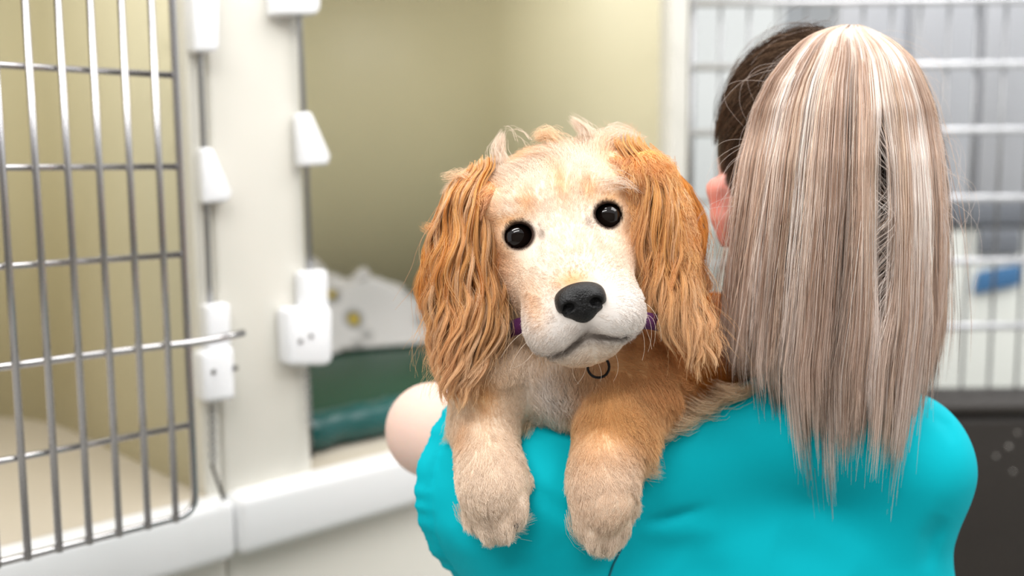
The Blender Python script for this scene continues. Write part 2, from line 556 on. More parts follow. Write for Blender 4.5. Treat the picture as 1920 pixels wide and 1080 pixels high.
def door():
    t1b = on_front(351, 620, DO)[0]
    hz = [on_front(200, y, DO)[1] for y in (-75, 133, 313, 487, 663, 828)]
    zb = on_front(200, 1004, DO)[1]
    xs = [on_front(x, 620, DO)[0] for x in (-38, 22, 83, 142, 200, 256, 310)]
    t0b = xs[0] - 0.16
    zt = hz[0] + 0.1
    d = empty('wire_door', kw((t0b + t1b) / 2, DO, zb), 'open kennel door of polished steel rods with a latch finger', 'door')
    r = 0.018; fr = []
    for cx, cz, a0 in ((t0b + r, zb + r, 180), (t1b - r, zb + r, 270), (t1b - r, zt - r, 0), (t0b + r, zt - r, 90)):
        for i in range(7):
            a = math.radians(a0 + 15 * i)
            fr.append(kw(cx + r * math.cos(a), DO, cz + r * math.sin(a)))
    rod('frame', fr, R_ROD * 1.12, M_STEEL, d, 12, closed=True)
    step = xs[2] - xs[1]
    for t in [xs[0] - 2 * step, xs[0] - step] + xs:
        rod('upright_rod', [kw(t, DO + R_ROD, zb - 0.003), kw(t, DO + R_ROD, zt)], R_ROD, M_STEEL, d, 12)
    for i, z in enumerate(hz):
        path = [kw(t0b, DO - R_ROD, z), kw(t1b, DO - R_ROD, z)]
        if i == 4:
            tt = on_front(455, 628, DO)[0]
            path = [kw(t0b, DO - R_ROD, z), kw(t1b - 0.03, DO - R_ROD, z), kw(t1b, DO + 0.002, z), kw((t1b + tt) / 2, DO + 0.004, z + 0.001), kw(tt, DO + 0.003, z + 0.004)]
        rod('latch_bar' if i == 4 else 'cross_rod', path, R_ROD * (1.1 if i == 4 else 0.95), M_STEEL, d, 12)


door()


# ------------------------------------------------------------------ latch strips on the post
def poly_block(name, px, out0, out1, mat, parent, bevel):
    pts = []
    for (u, v) in px:
        t, z = on_front(u, v, out1); pts.append(kw(t, out0, z))
    return extrude_poly(name, pts, N_ * (out1 - out0), mat, parent, bevel, 3)


def chain(parent, a, b, n):
    d = (b - a) / n; L = np.linalg.norm(d) * 0.62
    for i in range(n):
        c = a + d * (i + 0.5) + N_ * 0.0006 * (-1) ** i; dn = norm(d); side = norm(np.cross(dn, N_)) if i % 2 else N_
        path = [c + dn * L * math.cos(w) + side * 0.0035 * math.sin(w) for w in np.linspace(0, 2 * math.pi, 12, endpoint=False)]
        rod('chain_link', path, 0.0011, M_ZINC, parent, 6, closed=True)


def latch(rodpx, top, cam_px, small, big, screw, screw2, ch, tail, label):
    t, z = on_front(*rodpx[-1]); k = empty('latch', kw(t, 0, z), label, 'latch', 'latches on the kennel post')
    path = []
    for (u, v) in rodpx:
        t, z = on_front(u, v, 0.012); path.append(kw(t, 0.012, z))
    rod('rod', path, 0.0034, M_ZINC, k, 12)
    poly_block('guide_block', top, 0.001, 0.028, M_WHITE, k, 0.004)
    poly_block('cam', cam_px, 0.004, 0.022, M_WHITE, k, 0.004)
    poly_block('collar', small, 0.001, 0.024, M_WHITE, k, 0.005)
    b = poly_block('housing', big, 0.001, 0.032, M_WHITE, k, 0.006)
    for (u, v) in (screw, screw2):
        t, z = on_front(u, v, 0.032)
        rod('screw', [kw(t, 0.029, z), kw(t, 0.0335, z)], 0.003, M_DARK, b, 10)
    (u0, v0), (u1, v1) = ch
    a = on_front(u0, v0, 0.01); c = on_front(u1, v1, 0.01)
    chain(k, kw(a[0], 0.01, a[1]), kw(c[0], 0.01, c[1]), 11)
    (u0, v0), (u1, v1) = tail
    a = on_front(u0, v0, 0.012); c = on_front(u1, v1, 0.036)
    rod('pull_pin', [kw(a[0], 0.012, a[1]), kw(c[0], 0.036, c[1])], 0.0022, M_DARK, k, 8)
    return k


latch([(369, -90), (374, 100), (384, 330), (396, 640)], [(362, -60), (412, -60), (412, 88), (406, 97), (366, 97)],
      [(378, 278), (399, 276), (437, 362), (430, 378), (382, 382)], [(388, 572), (433, 568), (435, 655), (391, 658)],
      [(380, 662), (440, 650), (443, 742), (438, 750), (384, 756)], (400, 697), (441, 690), ((398, 757), (400, 868)), ((397, 870), (420, 938)),
      'white plastic latch with rod and chain beside the steel bar door')
latch([(557, -90), (562, 60), (574, 300), (584, 600)], [(516, -110), (602, -110), (602, 16), (594, 27), (520, 27)],
      [(562, 213), (584, 209), (621, 292), (617, 309), (567, 312)], [(569, 510), (616, 506), (619, 582), (571, 584)],
      [(541, 580), (614, 573), (625, 582), (625, 678), (612, 686), (545, 686)], (583, 630), (563, 640), ((576, 690), (582, 800)), ((581, 802), (585, 858)),
      'white plastic latch with rod and chain beside the green mat')

# ------------------------------------------------------------------ mat and blanket inside the far kennel
M_MAT = mat_plain('dark_green_vinyl', (16, 66, 50), 0.45, bump=0.15, bscale=90, var=0.1, vscale=20)
M_BOL = mat_plain('teal_green_vinyl', (8, 78, 76), 0.3, bump=0.3, bscale=30, var=0.1, vscale=12)
mt = empty('pet_mat', kw((T_L + T_R) / 2, -0.35, ZF), 'dark green vinyl pet mat with a padded front roll', 'mat')
extrude_poly('pad', [kw(t, o, ZF + 0.002) for t, o in ((T_L + .01, -.10), (T_R - .015, -.10), (T_R - .015, -.48), (T_R - .10, -.64), (T_R - .26, -.70), (T_L + .04, -.70), (T_L + .01, -.67))], UP * .05, M_MAT, mt, .012, 3)
bl = []
for i in range(40):
    t = T_L + 0.02 + (T_R - T_L - 0.05) * i / 39
    bl.append(kw(t, -0.078 + 0.003 * math.sin(i * 1.1), ZF + 0.029 + 0.0015 * math.sin(i * 2.3)))
rd = [0.022] + [0.0265 + 0.001 * math.sin(i * 1.7) for i in range(38)] + [0.022]
rod('front_roll', bl, rd, M_BOL, mt, 20)


def blanket():
    """crumpled cloth lying in folds on the back of the mat"""
    nx, ny = 110, 60
    V = []
    c0 = T_L + 0.012
    rb = random.Random(4)
    bumps = [(rb.uniform(.05, .95), rb.uniform(.1, .8), rb.uniform(0, 3.14), rb.uniform(.06, .14), rb.uniform(.02, .05), rb.uniform(.02, .06)) for _ in range(48)]
    for j in range(ny):
        for i in range(nx):
            a, b = i / (nx - 1), j / (ny - 1)
            c1 = T_R - 0.10 - 0.2 * (1 - b)
            t = c0 + (c1 - c0) * a; o = -0.705 + 0.27 * b
            e = float(smooth01(6 * min(a, 1 - a)) * smooth01(3.5 * min(b, 1 - b)))
            h = 0.112 + 0.024 * math.sin(9 * a + 5 * b) + 0.018 * math.sin(19 * a - 13 * b + 1) + 0.009 * math.sin(43 * a + 23 * b) + 0.03 * math.exp(-((a - 0.45) ** 2 + (b - 0.4) ** 2) / 0.03)
            h = 0.10 + sum(.55 * A_ * math.exp(-((math.cos(th) * (a - ca) + math.sin(th) * (b - cb)) / l1) ** 2 - ((-math.sin(th) * (a - ca) + math.cos(th) * (b - cb)) / l2) ** 2) for (ca, cb, th, l1, l2, A_) in bumps)
            o += 0.02 * math.sin(14 * a + 3) * b; t += 0.012 * math.sin(19 * b + 7 * a)
            V.append(kw(t, o, ZF + 0.057 + h * e))
    Fc = [(j * nx + i, j * nx + i + 1, (j + 1) * nx + i + 1, (j + 1) * nx + i) for j in range(ny - 1) for i in range(nx - 1)]
    m, nt, p = mat_new('grey_patterned_fleece')
    tc = nt.nodes.new('ShaderNodeTexCoord'); n = nt.nodes.new('ShaderNodeTexVoronoi'); n.inputs['Scale'].default_value = 14
    nt.links.new(tc.outputs['Object'], n.inputs['Vector'])
    cr = nt.nodes.new('ShaderNodeValToRGB'); el = cr.color_ramp.elements
    el[0].position = 0.12; el[0].color = (*lin((196, 170, 40)), 1); el[1].position = 0.2; el[1].color = (*lin((104, 104, 102)), 1)
    x = cr.color_ramp.elements.new(0.36); x.color = (*lin((206, 204, 204)), 1)
    nt.links.new(n.outputs['Distance'], cr.inputs['Fac']); nt.links.new(cr.outputs['Color'], p.inputs['Base Color'])
    p.inputs['Roughness'].default_value = 0.9
    o = mesh_np('blanket', V, Fc, m)
    s = o.modifiers.new('thickness', 'SOLIDIFY'); s.thickness = 0.004
    tag(o, 'crumpled grey and white blanket with yellow spots on the green mat', 'blanket')


blanket()

# ------------------------------------------------------------------ wire cage and what stands behind it on the right
M_WIRE = mat_plain('bright_cage_wire', (214, 214, 218), 0.35, 0.6)
M_STEELSHEET = mat_plain('grey_steel_sheet', (196, 198, 204), 0.45, 0.3, var=0.04, vscale=3)
M_PANEL = mat_plain('white_laminate', (236, 238, 232), 0.5)
M_BLUE = mat_plain('blue_cloth', (70, 118, 165), 0.8)
M_BLACK = mat_plain('black_plastic', (40, 35, 31), 0.55, bump=0.6, bscale=25, var=0.2, vscale=9)
M_GREY = mat_plain('slate_grey_plastic', (120, 124, 132), 0.5)
Y_C = 1.75


def pix_on_y(u, v, y):
    d = at(u, v, 1.0) - CAM
    return CAM + d * (y / d[1])


def wire_cage():
    zs = [pix_on_y(1840, y, Y_C)[2] for y in (-118, 2, 122, 245, 372, 490, 612, 738)]
    x0, x1 = pix_on_y(1296, 300, Y_C)[0], 1.18
    c = empty('wire_cage_front', ((x0 + x1) / 2, Y_C, zs[-1]), 'pale wire cage front behind the blond ponytail', 'cage')
    for z in zs: rod('cross_wire', [(x0, Y_C, z), (x1, Y_C, z)], 0.0062, M_WIRE, c, 8)
    n = int((x1 - x0) / 0.0475)
    for i in range(n + 1):
        x = x0 + (x1 - x0) * i / n
        rod('upright_wire', [(x, Y_C + 0.008, zs[-1]), (x, Y_C + 0.008, zs[0])], 0.0028 if 0 < i < n else 0.006, M_ZINC, c, 8)  # darker metal than the cross wires, shade put into the uprights' colour
    for x in (x0, x1):
        rod('leg', [(x, Y_C + 0.008, 0.0), (x, Y_C + 0.008, zs[-1])], 0.009, M_WIRE, c, 8)


wire_cage()


def wbox(name, x0, x1, y0, y1, z0, z1, mat, parent=None, bevel=0.004):
    return extrude_poly(name, [(x0, y0, z0), (x1, y0, z0), (x1, y1, z0), (x0, y1, z0)], (0, 0, z1 - z0), mat, parent, bevel, 2)


YB = 2.35
zt = pix_on_y(1840, 372, YB)[2]; zm = pix_on_y(1840, 422, YB)[2]; zl = pix_on_y(1840, 725, YB)[2]
xm = pix_on_y(1560, 300, YB)[0]
lk = empty('steel_locker', (xm + 0.4, YB, zt), 'light grey steel locker behind the upper part of the wire cage', 'locker')
wbox('body', xm, xm + 1.0, YB + 0.02, YB + 0.45, zm, 2.3, M_STEELSHEET, lk)
for i in range(6):
    wbox('door_panel', xm + 0.006 + i * 0.166, xm + 0.16 + i * 0.166, YB, YB + 0.018, zt, 2.29, M_STEELSHEET, lk, 0.006)
wbox('shelf_edge', xm, xm + 1.0, YB - 0.01, YB + 0.018, zm, zt - 0.004, M_GREY, lk)
cb = empty('white_counter', (xm + 0.4, YB, 0), 'white cabinet under the grey locker behind the wire cage', 'cabinet')
wbox('body', xm - 0.25, xm + 1.0, YB + 0.03, YB + 0.5, 0.0, zm - 0.006, M_PANEL, cb)
for i in range(3):
    dr = wbox('door', xm - 0.245 + i * 0.415, xm + 0.16 + i * 0.415, YB, YB + 0.028, 0.1, zm - 0.012, M_PANEL, cb, 0.006)
YC = YB - 0.022
q0, q1 = pix_on_y(1828, 552, YC), pix_on_y(1900, 500, YC)
tw = extrude_poly('folded_cloth', [(q0[0], YC, q0[2]), (q1[0] + 0.02, YC, q0[2] + 0.02), (q1[0] + 0.02, YC, q1[2] + 0.005), (q0[0] + 0.01, YC, q1[2] - 0.012)], (0, 0.02, 0), M_BLUE, None, 0.006, 3)
tag(tw, 'blue cloth hanging behind the wire cage', 'cloth')
q2 = pix_on_y(1838, 430, YC); q3 = pix_on_y(1915, 478, YC)
gb = extrude_poly('grey_sign', [(q2[0], YC, q3[2]), (q3[0], YC, q3[2]), (q3[0], YC, q2[2]), (q2[0], YC, q2[2])], (0, 0.02, 0), M_GREY, None, 0.004, 2)
tag(gb, 'olive grey panel above the blue cloth behind the wires', 'panel')
bn = empty('storage_bin', (1.05, 1.95, 0), 'dark brown plastic bin beside the turquoise right shoulder', 'bin')
zb_ = pix_on_y(1840, 752, 1.62)[2]
xb = pix_on_y(1700, 900, 1.62)[0]
wbox('body', xb, xb + 0.75, 1.62, 1.74, 0.0, zb_ - 0.02, M_BLACK, bn, 0.02)
wbox('lid', xb - 0.01, xb + 0.76, 1.612, 1.742, zb_ - 0.022, zb_ - 0.003, M_BLACK, bn, 0.006)
for (u, v, r) in ((1868, 856, .004), (1892, 838, .005), (1908, 812, .004), (1900, 885, .004)):  # small metal beads added to give the dark bin bright glints
    p = pix_on_y(u, v, 1.62); bm = bmesh.new(); bmesh.ops.create_icosphere(bm, subdivisions=2, radius=r, matrix=Matrix.Translation(p + np.array([0, 0.002, 0])))
    bm_obj('rivet', bm, mat_plain('worn_rivet', (150, 146, 142), 0.25, 0.8) if 'worn_rivet' not in bpy.data.materials else bpy.data.materials['worn_rivet'], bn, True)


# ================================================================== THE PERSON
M_SKIN = mat_attr('skin', 0.5, sss=0.25, spec=0.35, bump=0.08)
m, nt, p = mat_new('turquoise_scrub_cloth'); M_SCRUB = m
tc = nt.nodes.new('ShaderNodeTexCoord')
nz = nt.nodes.new('ShaderNodeTexNoise'); nz.inputs['Scale'].default_value = 900; nt.links.new(tc.outputs['Object'], nz.inputs['Vector'])
bp = nt.nodes.new('ShaderNodeBump'); bp.inputs['Strength'].default_value = 0.12; bp.inputs['Distance'].default_value = 0.0006
nt.links.new(nz.outputs['Fac'], bp.inputs['Height']); nt.links.new(bp.outputs['Normal'], p.inputs['Normal'])
p.inputs['Base Color'].default_value = (*lin((0, 178, 193)), 1)
p.inputs['Roughness'].default_value = 0.8; p.inputs['Specular IOR Level'].default_value = 0.12
M_SEAM = mat_plain('teal_thread', (0, 110, 122), 0.8)
M_TROUSER = mat_plain('navy_trousers', (38, 52, 78), 0.8, bump=0.1)
M_SHOE = mat_plain('white_clog', (228, 228, 226), 0.4)
M_STRAND = mat_hair('blond_hair_strand', 0.3, 0.3, 0.25)
M_DARKSTRAND = mat_hair('brown_hair_strand', 0.25, 0.3, 0.15)

scrub = Volume()
SH_L = at(1010, 925, .89); RIM = at(885, 898, .925); ARM_DIR = norm(at(880, 905, .93) - at(1010, 922, .885))
scrub.ell(at(1330, 1060, .955), (.195, .115, .20), k=.03)
scrub.ell(at(1330, 1430, .975), (.165, .105, .26), k=.05)
scrub.cone(at(1000, 925, .89), at(1480, 808, .885), .068, .045, k=.03)
scrub.cone(at(1545, 800, .885), at(1682, 868, .905), .048, .057, k=.03)
scrub.cone(at(1480, 808, .885), at(1545, 800, .885), .045, .048, k=.03)
scrub.cone(at(1682, 872, .905), at(1640, 1120, .93), .059, .056, k=.03)
scrub.cone(at(1652, 1120, .93), at(1640, 1230, .95), .058, .062, k=.03)
scrub.cone(at(1010, 940, .89), at(1060, 1060, .91), .075, .09, k=.04)
scrub.cone(SH_L, RIM + ARM_DIR * .05, .074, .086, k=.03)
scrub.cut(RIM, ARM_DIR, .125)
# hollow the sleeve mouth so that the hem has an edge
scrub.cone(RIM - ARM_DIR * .02, RIM + ARM_DIR * .1, .066, .079, k=.004, sub=True)
scrub.cut(at(1636, 1245, .952), at(1640, 1260, .955) - at(1652, 1120, .93), .09)

CREASES = [  # (pixel path, width m, depth m)  folds in the cloth, laid down the back
    ([(985, 905), (1060, 960), (1145, 1010)], .007, .0035), ([(1195, 985), (1250, 972), (1330, 950)], .005, .0035),
    ([(1190, 1000), (1270, 1000), (1370, 990)], .010, -.0025), ([(860, 800), (900, 850), (1000, 1000)], .012, .003),
    ([(820, 850), (850, 905), (860, 1000)], .012, .003), ([(1000, 940), (1080, 1000), (1100, 1090)], .014, -.003),
    ([(1440, 1010), (1520, 1040), (1600, 1090)], .022, .0045), ([(1735, 770), (1775, 800), (1795, 840)], .005, .002),
    ([(1770, 960), (1745, 1010), (1735, 1080)], .008, .004), ([(1280, 1040), (1330, 1080), (1350, 1130)], .02, .004),
    ([(810, 960), (850, 1010), (930, 1080)], .012, -.003)]


def scrub_extra(P):
    L = P - CAM; d = L @ fwd; U = 960 + F * (L @ right) / d; Vv = 540 - F * (L @ up) / d
    e = np.zeros(len(P)); near = d < 1.0
    for path, w, dep in CREASES:
        best = np.full(len(P), 1e9); tt = np.zeros(len(P)); n = len(path) - 1
        for i in range(n):
            a = np.array(path[i], float); b = np.array(path[i + 1], float); ab = b - a
            t = np.clip(((U - a[0]) * ab[0] + (Vv - a[1]) * ab[1]) / (ab @ ab), 0, 1)
            ds = np.hypot(U - a[0] - t * ab[0], Vv - a[1] - t * ab[1]) * .00046
            m = ds < best; best = np.where(m, ds, best); tt = np.where(m, (i + t) / n, tt)
        e += dep * np.exp(-(best / w) ** 2) * np.sin(np.pi * np.clip(tt, .06, .94)) * near
    # sleeve hem: stitched groove and small puckers along it
    s = (P - RIM) @ ARM_DIR; ringz = (P - RIM) @ UP
    hem = (np.abs(s) < .06) & (U < 1000)
    e += np.where(hem, .0022 * np.exp(-((s + .017) / .0022) ** 2) + .0009 * np.sin(ringz * 330 + 2 * np.sin(ringz * 90)) * np.exp(-((s + .006) / .012) ** 2), 0)
    return e + .0012 * np.sin(P @ np.array([31., 13, 23])) * np.sin(P @ np.array([-17., 29, 37]))


pos = at(1330, 1060, .95); pos = np.array([pos[0], pos[1], 0.0])
person = empty('person', pos, 'person in a turquoise scrub top with a blond ponytail, seen from behind holding a puppy', 'person')
V, Fc = scrub.mesh(.0028, scrub_extra); V, Fc = keep_largest(V, Fc)
top = mesh_np('scrub_top', V, Fc, M_SCRUB, person)
top['label'] = 'turquoise short-sleeved scrub top'


def surf_line(vol, pxs, n, off):
    out = []
    for i in range(n):
        a = i / (n - 1) * (len(pxs) - 1); k = min(int(a), len(pxs) - 2); f = a - k
        u = pxs[k][0] * (1 - f) + pxs[k + 1][0] * f; v = pxs[k][1] * (1 - f) + pxs[k + 1][1] * f
        out.append(at(u, v, vol.depth(u, v) - off))
    return out


rod('back_seam', surf_line(scrub, [(1165, 1030), (1150, 1058), (1136, 1100), (1120, 1180)], 14, -.0004), .0009, M_SEAM, top, 6)

# ------------------------------------------------------------------ body: head, neck, arms with hands, trunk and legs in one skin
body = Volume()
HC = at(1508, 275, .93)
body.ell(HC, (.078, .092, .100), tag='head')
body.ell(at(1480, 430, .985), (.058, .07, .075), k=.03, tag='head')
body.cone(at(1520, 440, .945), at(1540, 800, .93), .052, .058, k=.03, tag='neck')
face = norm(fwd * .99 - right * .08)
face = norm(face - UP * (face @ UP)); fside = np.cross(face, UP)
fo = HC - UP * .03
body.cone(fo + face * .098 + UP * .02, fo + face * .122 - UP * .012, .008, .011, k=.012, tag='face')          # nose
body.ell(fo + face * .098 - UP * .045, (.022, .012, .008), R=np.stack([fside, face, UP], 1), k=.008, tag='lips')
body.ell(fo + face * .085 - UP * .075, (.028, .022, .022), R=np.stack([fside, face, UP], 1), k=.02, tag='face')  # chin
for s in (-1, 1):
    body.ell(fo + face * .085 + fside * .032 * s + UP * .038, (.022, .014, .008), R=np.stack([fside, face, UP], 1), k=.012, tag='face')
    body.ell(fo + face * .096 + fside * .03 * s + UP * .022, (.013, .008, .008), R=np.stack([fside, face, UP], 1), k=.004, sub=True)
# ears: curved shells standing off the side of the head
for s, cx in ((-1, 1352), (1, 1666)):
    ec = at(cx, 395, .925)
    rr = norm(right * s * .55 - fwd * .83)
    R = np.stack([np.cross(rr, UP), rr, UP], 1)
    body.cone(ec + UP * .020 + right * s * .004, ec - UP * .006 + right * s * .001, .0085, .0075, k=.008, tag='ear')
    body.cone(ec + UP * .020 + right * s * .004, ec + UP * .028 - right * s * .008 + fwd * .012, .0085, .007, k=.008, tag='ear')
    body.cone(ec - UP * .006 + right * s * .001, ec - UP * .028 - right * s * .006, .0075, .0068, k=.008, tag='ear')
    body.ell(ec - right * s * .006 + fwd * .008, (.009, .016, .028), k=.008, tag='ear')
# trunk
body.cone(at(1010, 935, .905), at(1660, 880, .92), .05, .05, k=.04, tag='trunk')
body.ell(at(1330, 1080, .965), (.165, .085, .18), k=.04, tag='trunk')
body.ell(at(1330, 1430, .985), (.14, .08, .24), k=.04, tag='trunk')
# her left arm: lifted, elbow bent, forearm across the front under the puppy
EL = at(812, 806, 1.0)
body.cone(at(985, 868, .905), EL, .046, .043, k=.02, tag='arm')
WR_L = at(1180, 900, 1.22)
body.cone(EL, WR_L, .041, .026, k=.02, tag='arm')
EL2 = at(1640, 1260, .985); WR_R = at(1350, 1010, 1.22)
body.cone(at(1690, 880, .92), EL2, .044, .038, k=.02, tag='arm')
body.cone(EL2, WR_R, .036, .025, k=.02, tag='arm')


def hand(w, direction, palm_n, s):
    direction = norm(direction); palm_n = norm(palm_n - direction * (palm_n @ direction)); side = np.cross(direction, palm_n) * s
    R = np.stack([side, direction, palm_n], 1)
    body.ell(w + direction * .05, (.040, .052, .014), R=R, k=.015, tag='hand')
    for i, (o, L) in enumerate(((-.030, .062), (-.010, .074), (.011, .070), (.031, .055))):
        a = w + direction * .088 + side * o; b = a + direction * L * .5 + palm_n * L * .12; c = b + direction * L * .42 + palm_n * L * .3
        body.cone(a, b, .0085, .0080, k=.004, tag='hand'); body.cone(b, c, .0080, .0068, k=.004, tag='hand')
    a = w + direction * .03 - side * .034; b = a + direction * .03 - side * .025 + palm_n * .008; c = b + direction * .03 - side * .006 + palm_n * .012
    body.cone(a, b, .012, .0095, k=.008, tag='hand'); body.cone(b, c, .0095, .0075, k=.004, tag='hand')


hand(WR_L, WR_L - EL, -fwd, 1)
hand(WR_R, WR_R - EL2, -fwd, -1)
# legs down to the floor
hip = np.array([pos[0], pos[1], .86])
body.ell(hip, (.155, .10, .12), R=np.eye(3), k=.05, tag='leg')
for s in (-1, 1):
    a = hip + np.array([.085 * s, 0, -.03]); kn = np.array([pos[0] + .095 * s, pos[1] - .015, .47]); an = np.array([pos[0] + .10 * s, pos[1] + .01, .085])
    body.cone(a, kn, .085, .055, k=.03, tag='leg'); body.cone(kn, an, .052, .034, k=.03, tag='leg')
    body.cone(an - UP * .03, an - UP * .045 - N_ * 0 + np.array([0, .13, 0]), .036, .030, k=.02, tag='leg')
V, Fc = body.mesh(.005); V, Fc = keep_largest(V, Fc)
D = np.stack([np.where(True, body.dist(q, V), 0) for q in body.p if not q['sub']], 1)
tags = [q['tag'] for q in body.p if not q['sub']]
ear_w = np.exp(-np.min(D[:, [i for i, t in enumerate(tags) if t == 'ear']], 1).clip(0) / .006)
lip_w = np.exp(-np.min(D[:, [i for i, t in enumerate(tags) if t == 'lips']], 1).clip(0) / .003)
skin = np.tile(lin((238, 196, 180)), (len(V), 1))
arm_w = np.exp(-np.min(D[:, [i for i, t in enumerate(tags) if t == 'arm']], 1).clip(0) / .02)
skin = skin * (1 - arm_w[:, None]) + lin((238, 206, 192)) * arm_w[:, None]
skin = skin * (1 - ear_w[:, None] * .85) + lin((232, 128, 112)) * ear_w[:, None] * .85
skin = skin * (1 - lip_w[:, None] * .7) + lin((190, 90, 90)) * lip_w[:, None] * .7
# hair-covered part of the scalp
L = V - HC
hairline = ((L @ face) < .045 + .4 * np.maximum(L @ UP, 0)) & (L @ UP > -.055 - .25 * (L @ -face)) & (D[:, 0] < .012) & (ear_w < .5) & (L @ UP > -.085)
hairline &= ~((L @ face > .01) & (L @ UP < -.01))
skin[hairline] = lin((70, 54, 44))
pbody = mesh_np('body', V, Fc, M_SKIN, person, skin)

trou = Volume()
trou.ell(hip + UP * .02, (.168, .115, .15), R=np.eye(3), k=.05)
for s in (-1, 1):
    a = hip + np.array([.085 * s, 0, -.03]); kn = np.array([pos[0] + .095 * s, pos[1] - .015, .47]); an = np.array([pos[0] + .10 * s, pos[1] + .01, .10])
    trou.cone(a, kn, .098, .075, k=.03); trou.cone(kn, an, .075, .068, k=.02)
V, Fc = trou.mesh(.007); mesh_np('trousers', V, Fc, M_TROUSER, person)
for s in (-1, 1):
    sh = Volume(); b = np.array([pos[0] + .10 * s, pos[1] + .02, .045])
    sh.cone(b, b + np.array([0, .13, -.008]), .045, .040, k=.02)
    sh.cone(b + np.array([0, -.03, -.025]), b + np.array([0, .15, -.025]), .034, .036, k=.01)
    sh.cut(np.array([b[0], b[1] + .05, .0]), (0, 0, -1), .3)
    V, Fc = sh.mesh(.005); mesh_np('shoe', V, Fc, M_SHOE, person)

# ------------------------------------------------------------------ hair pulled back to the tie
TIE = at(1600, 105, .845)


def scalp():
    n, K = 9000, 14
    r = RNG
    # roots along the hairline, round the sides of the head from one ear over the brow to the other and round the nape
    az = r.uniform(-math.pi, math.pi, n); el = r.uniform(-.75, 1.3, n)
    dirn = np.stack([np.sin(az) * np.cos(el), np.cos(az) * np.cos(el), np.sin(el)], 1)
    dirw = dirn[:, :1] * fside + dirn[:, 1:2] * face + dirn[:, 2:] * UP
    fr = dirn[:, 1]
    ok = (fr < .42 + .8 * np.maximum(dirn[:, 2], 0)) & ~((fr > .05) & (dirn[:, 2] < .02)) & (dirn[:, 2] > -.62 + .25 * (fr + 1))
    dirw = dirw[ok]; n = len(dirw)
    tie_d = norm((TIE - HC))
    t = np.linspace(0, 1, K) ** .9
    w = r.uniform(.3, 1.0, n)[:, None] * t
    d = norm(dirw[:, None] * (1 - w[..., None]) + tie_d * w[..., None] + vnoise(dirw, 7, 3)[:, None] * .05 * np.sin(t * 3)[None, :, None])
    Ld = d @ B; rad = 1 / np.sqrt((Ld[..., 0] / .078) ** 2 + (Ld[..., 1] / .092) ** 2 + (Ld[..., 2] / .100) ** 2)
    lift = r.gamma(2, .0016, n)[:, None] * (.35 + t) + .0006
    P = HC + d * (rad + lift)[..., None]
    P += r.normal(size=(n, 1, 3)) * .0012 * t[None, :, None]
    base = np.where(r.random(n)[:, None] < .25, lin((150, 122, 100)), lin((74, 57, 46))) * r.uniform(.6, 1.3, (n, 1))
    strands('pinned_hair', P, np.linspace(.00014, .0001, K), base, M_DARKSTRAND, person)['label'] = 'dark brown hair combed back over the ear'


scalp()


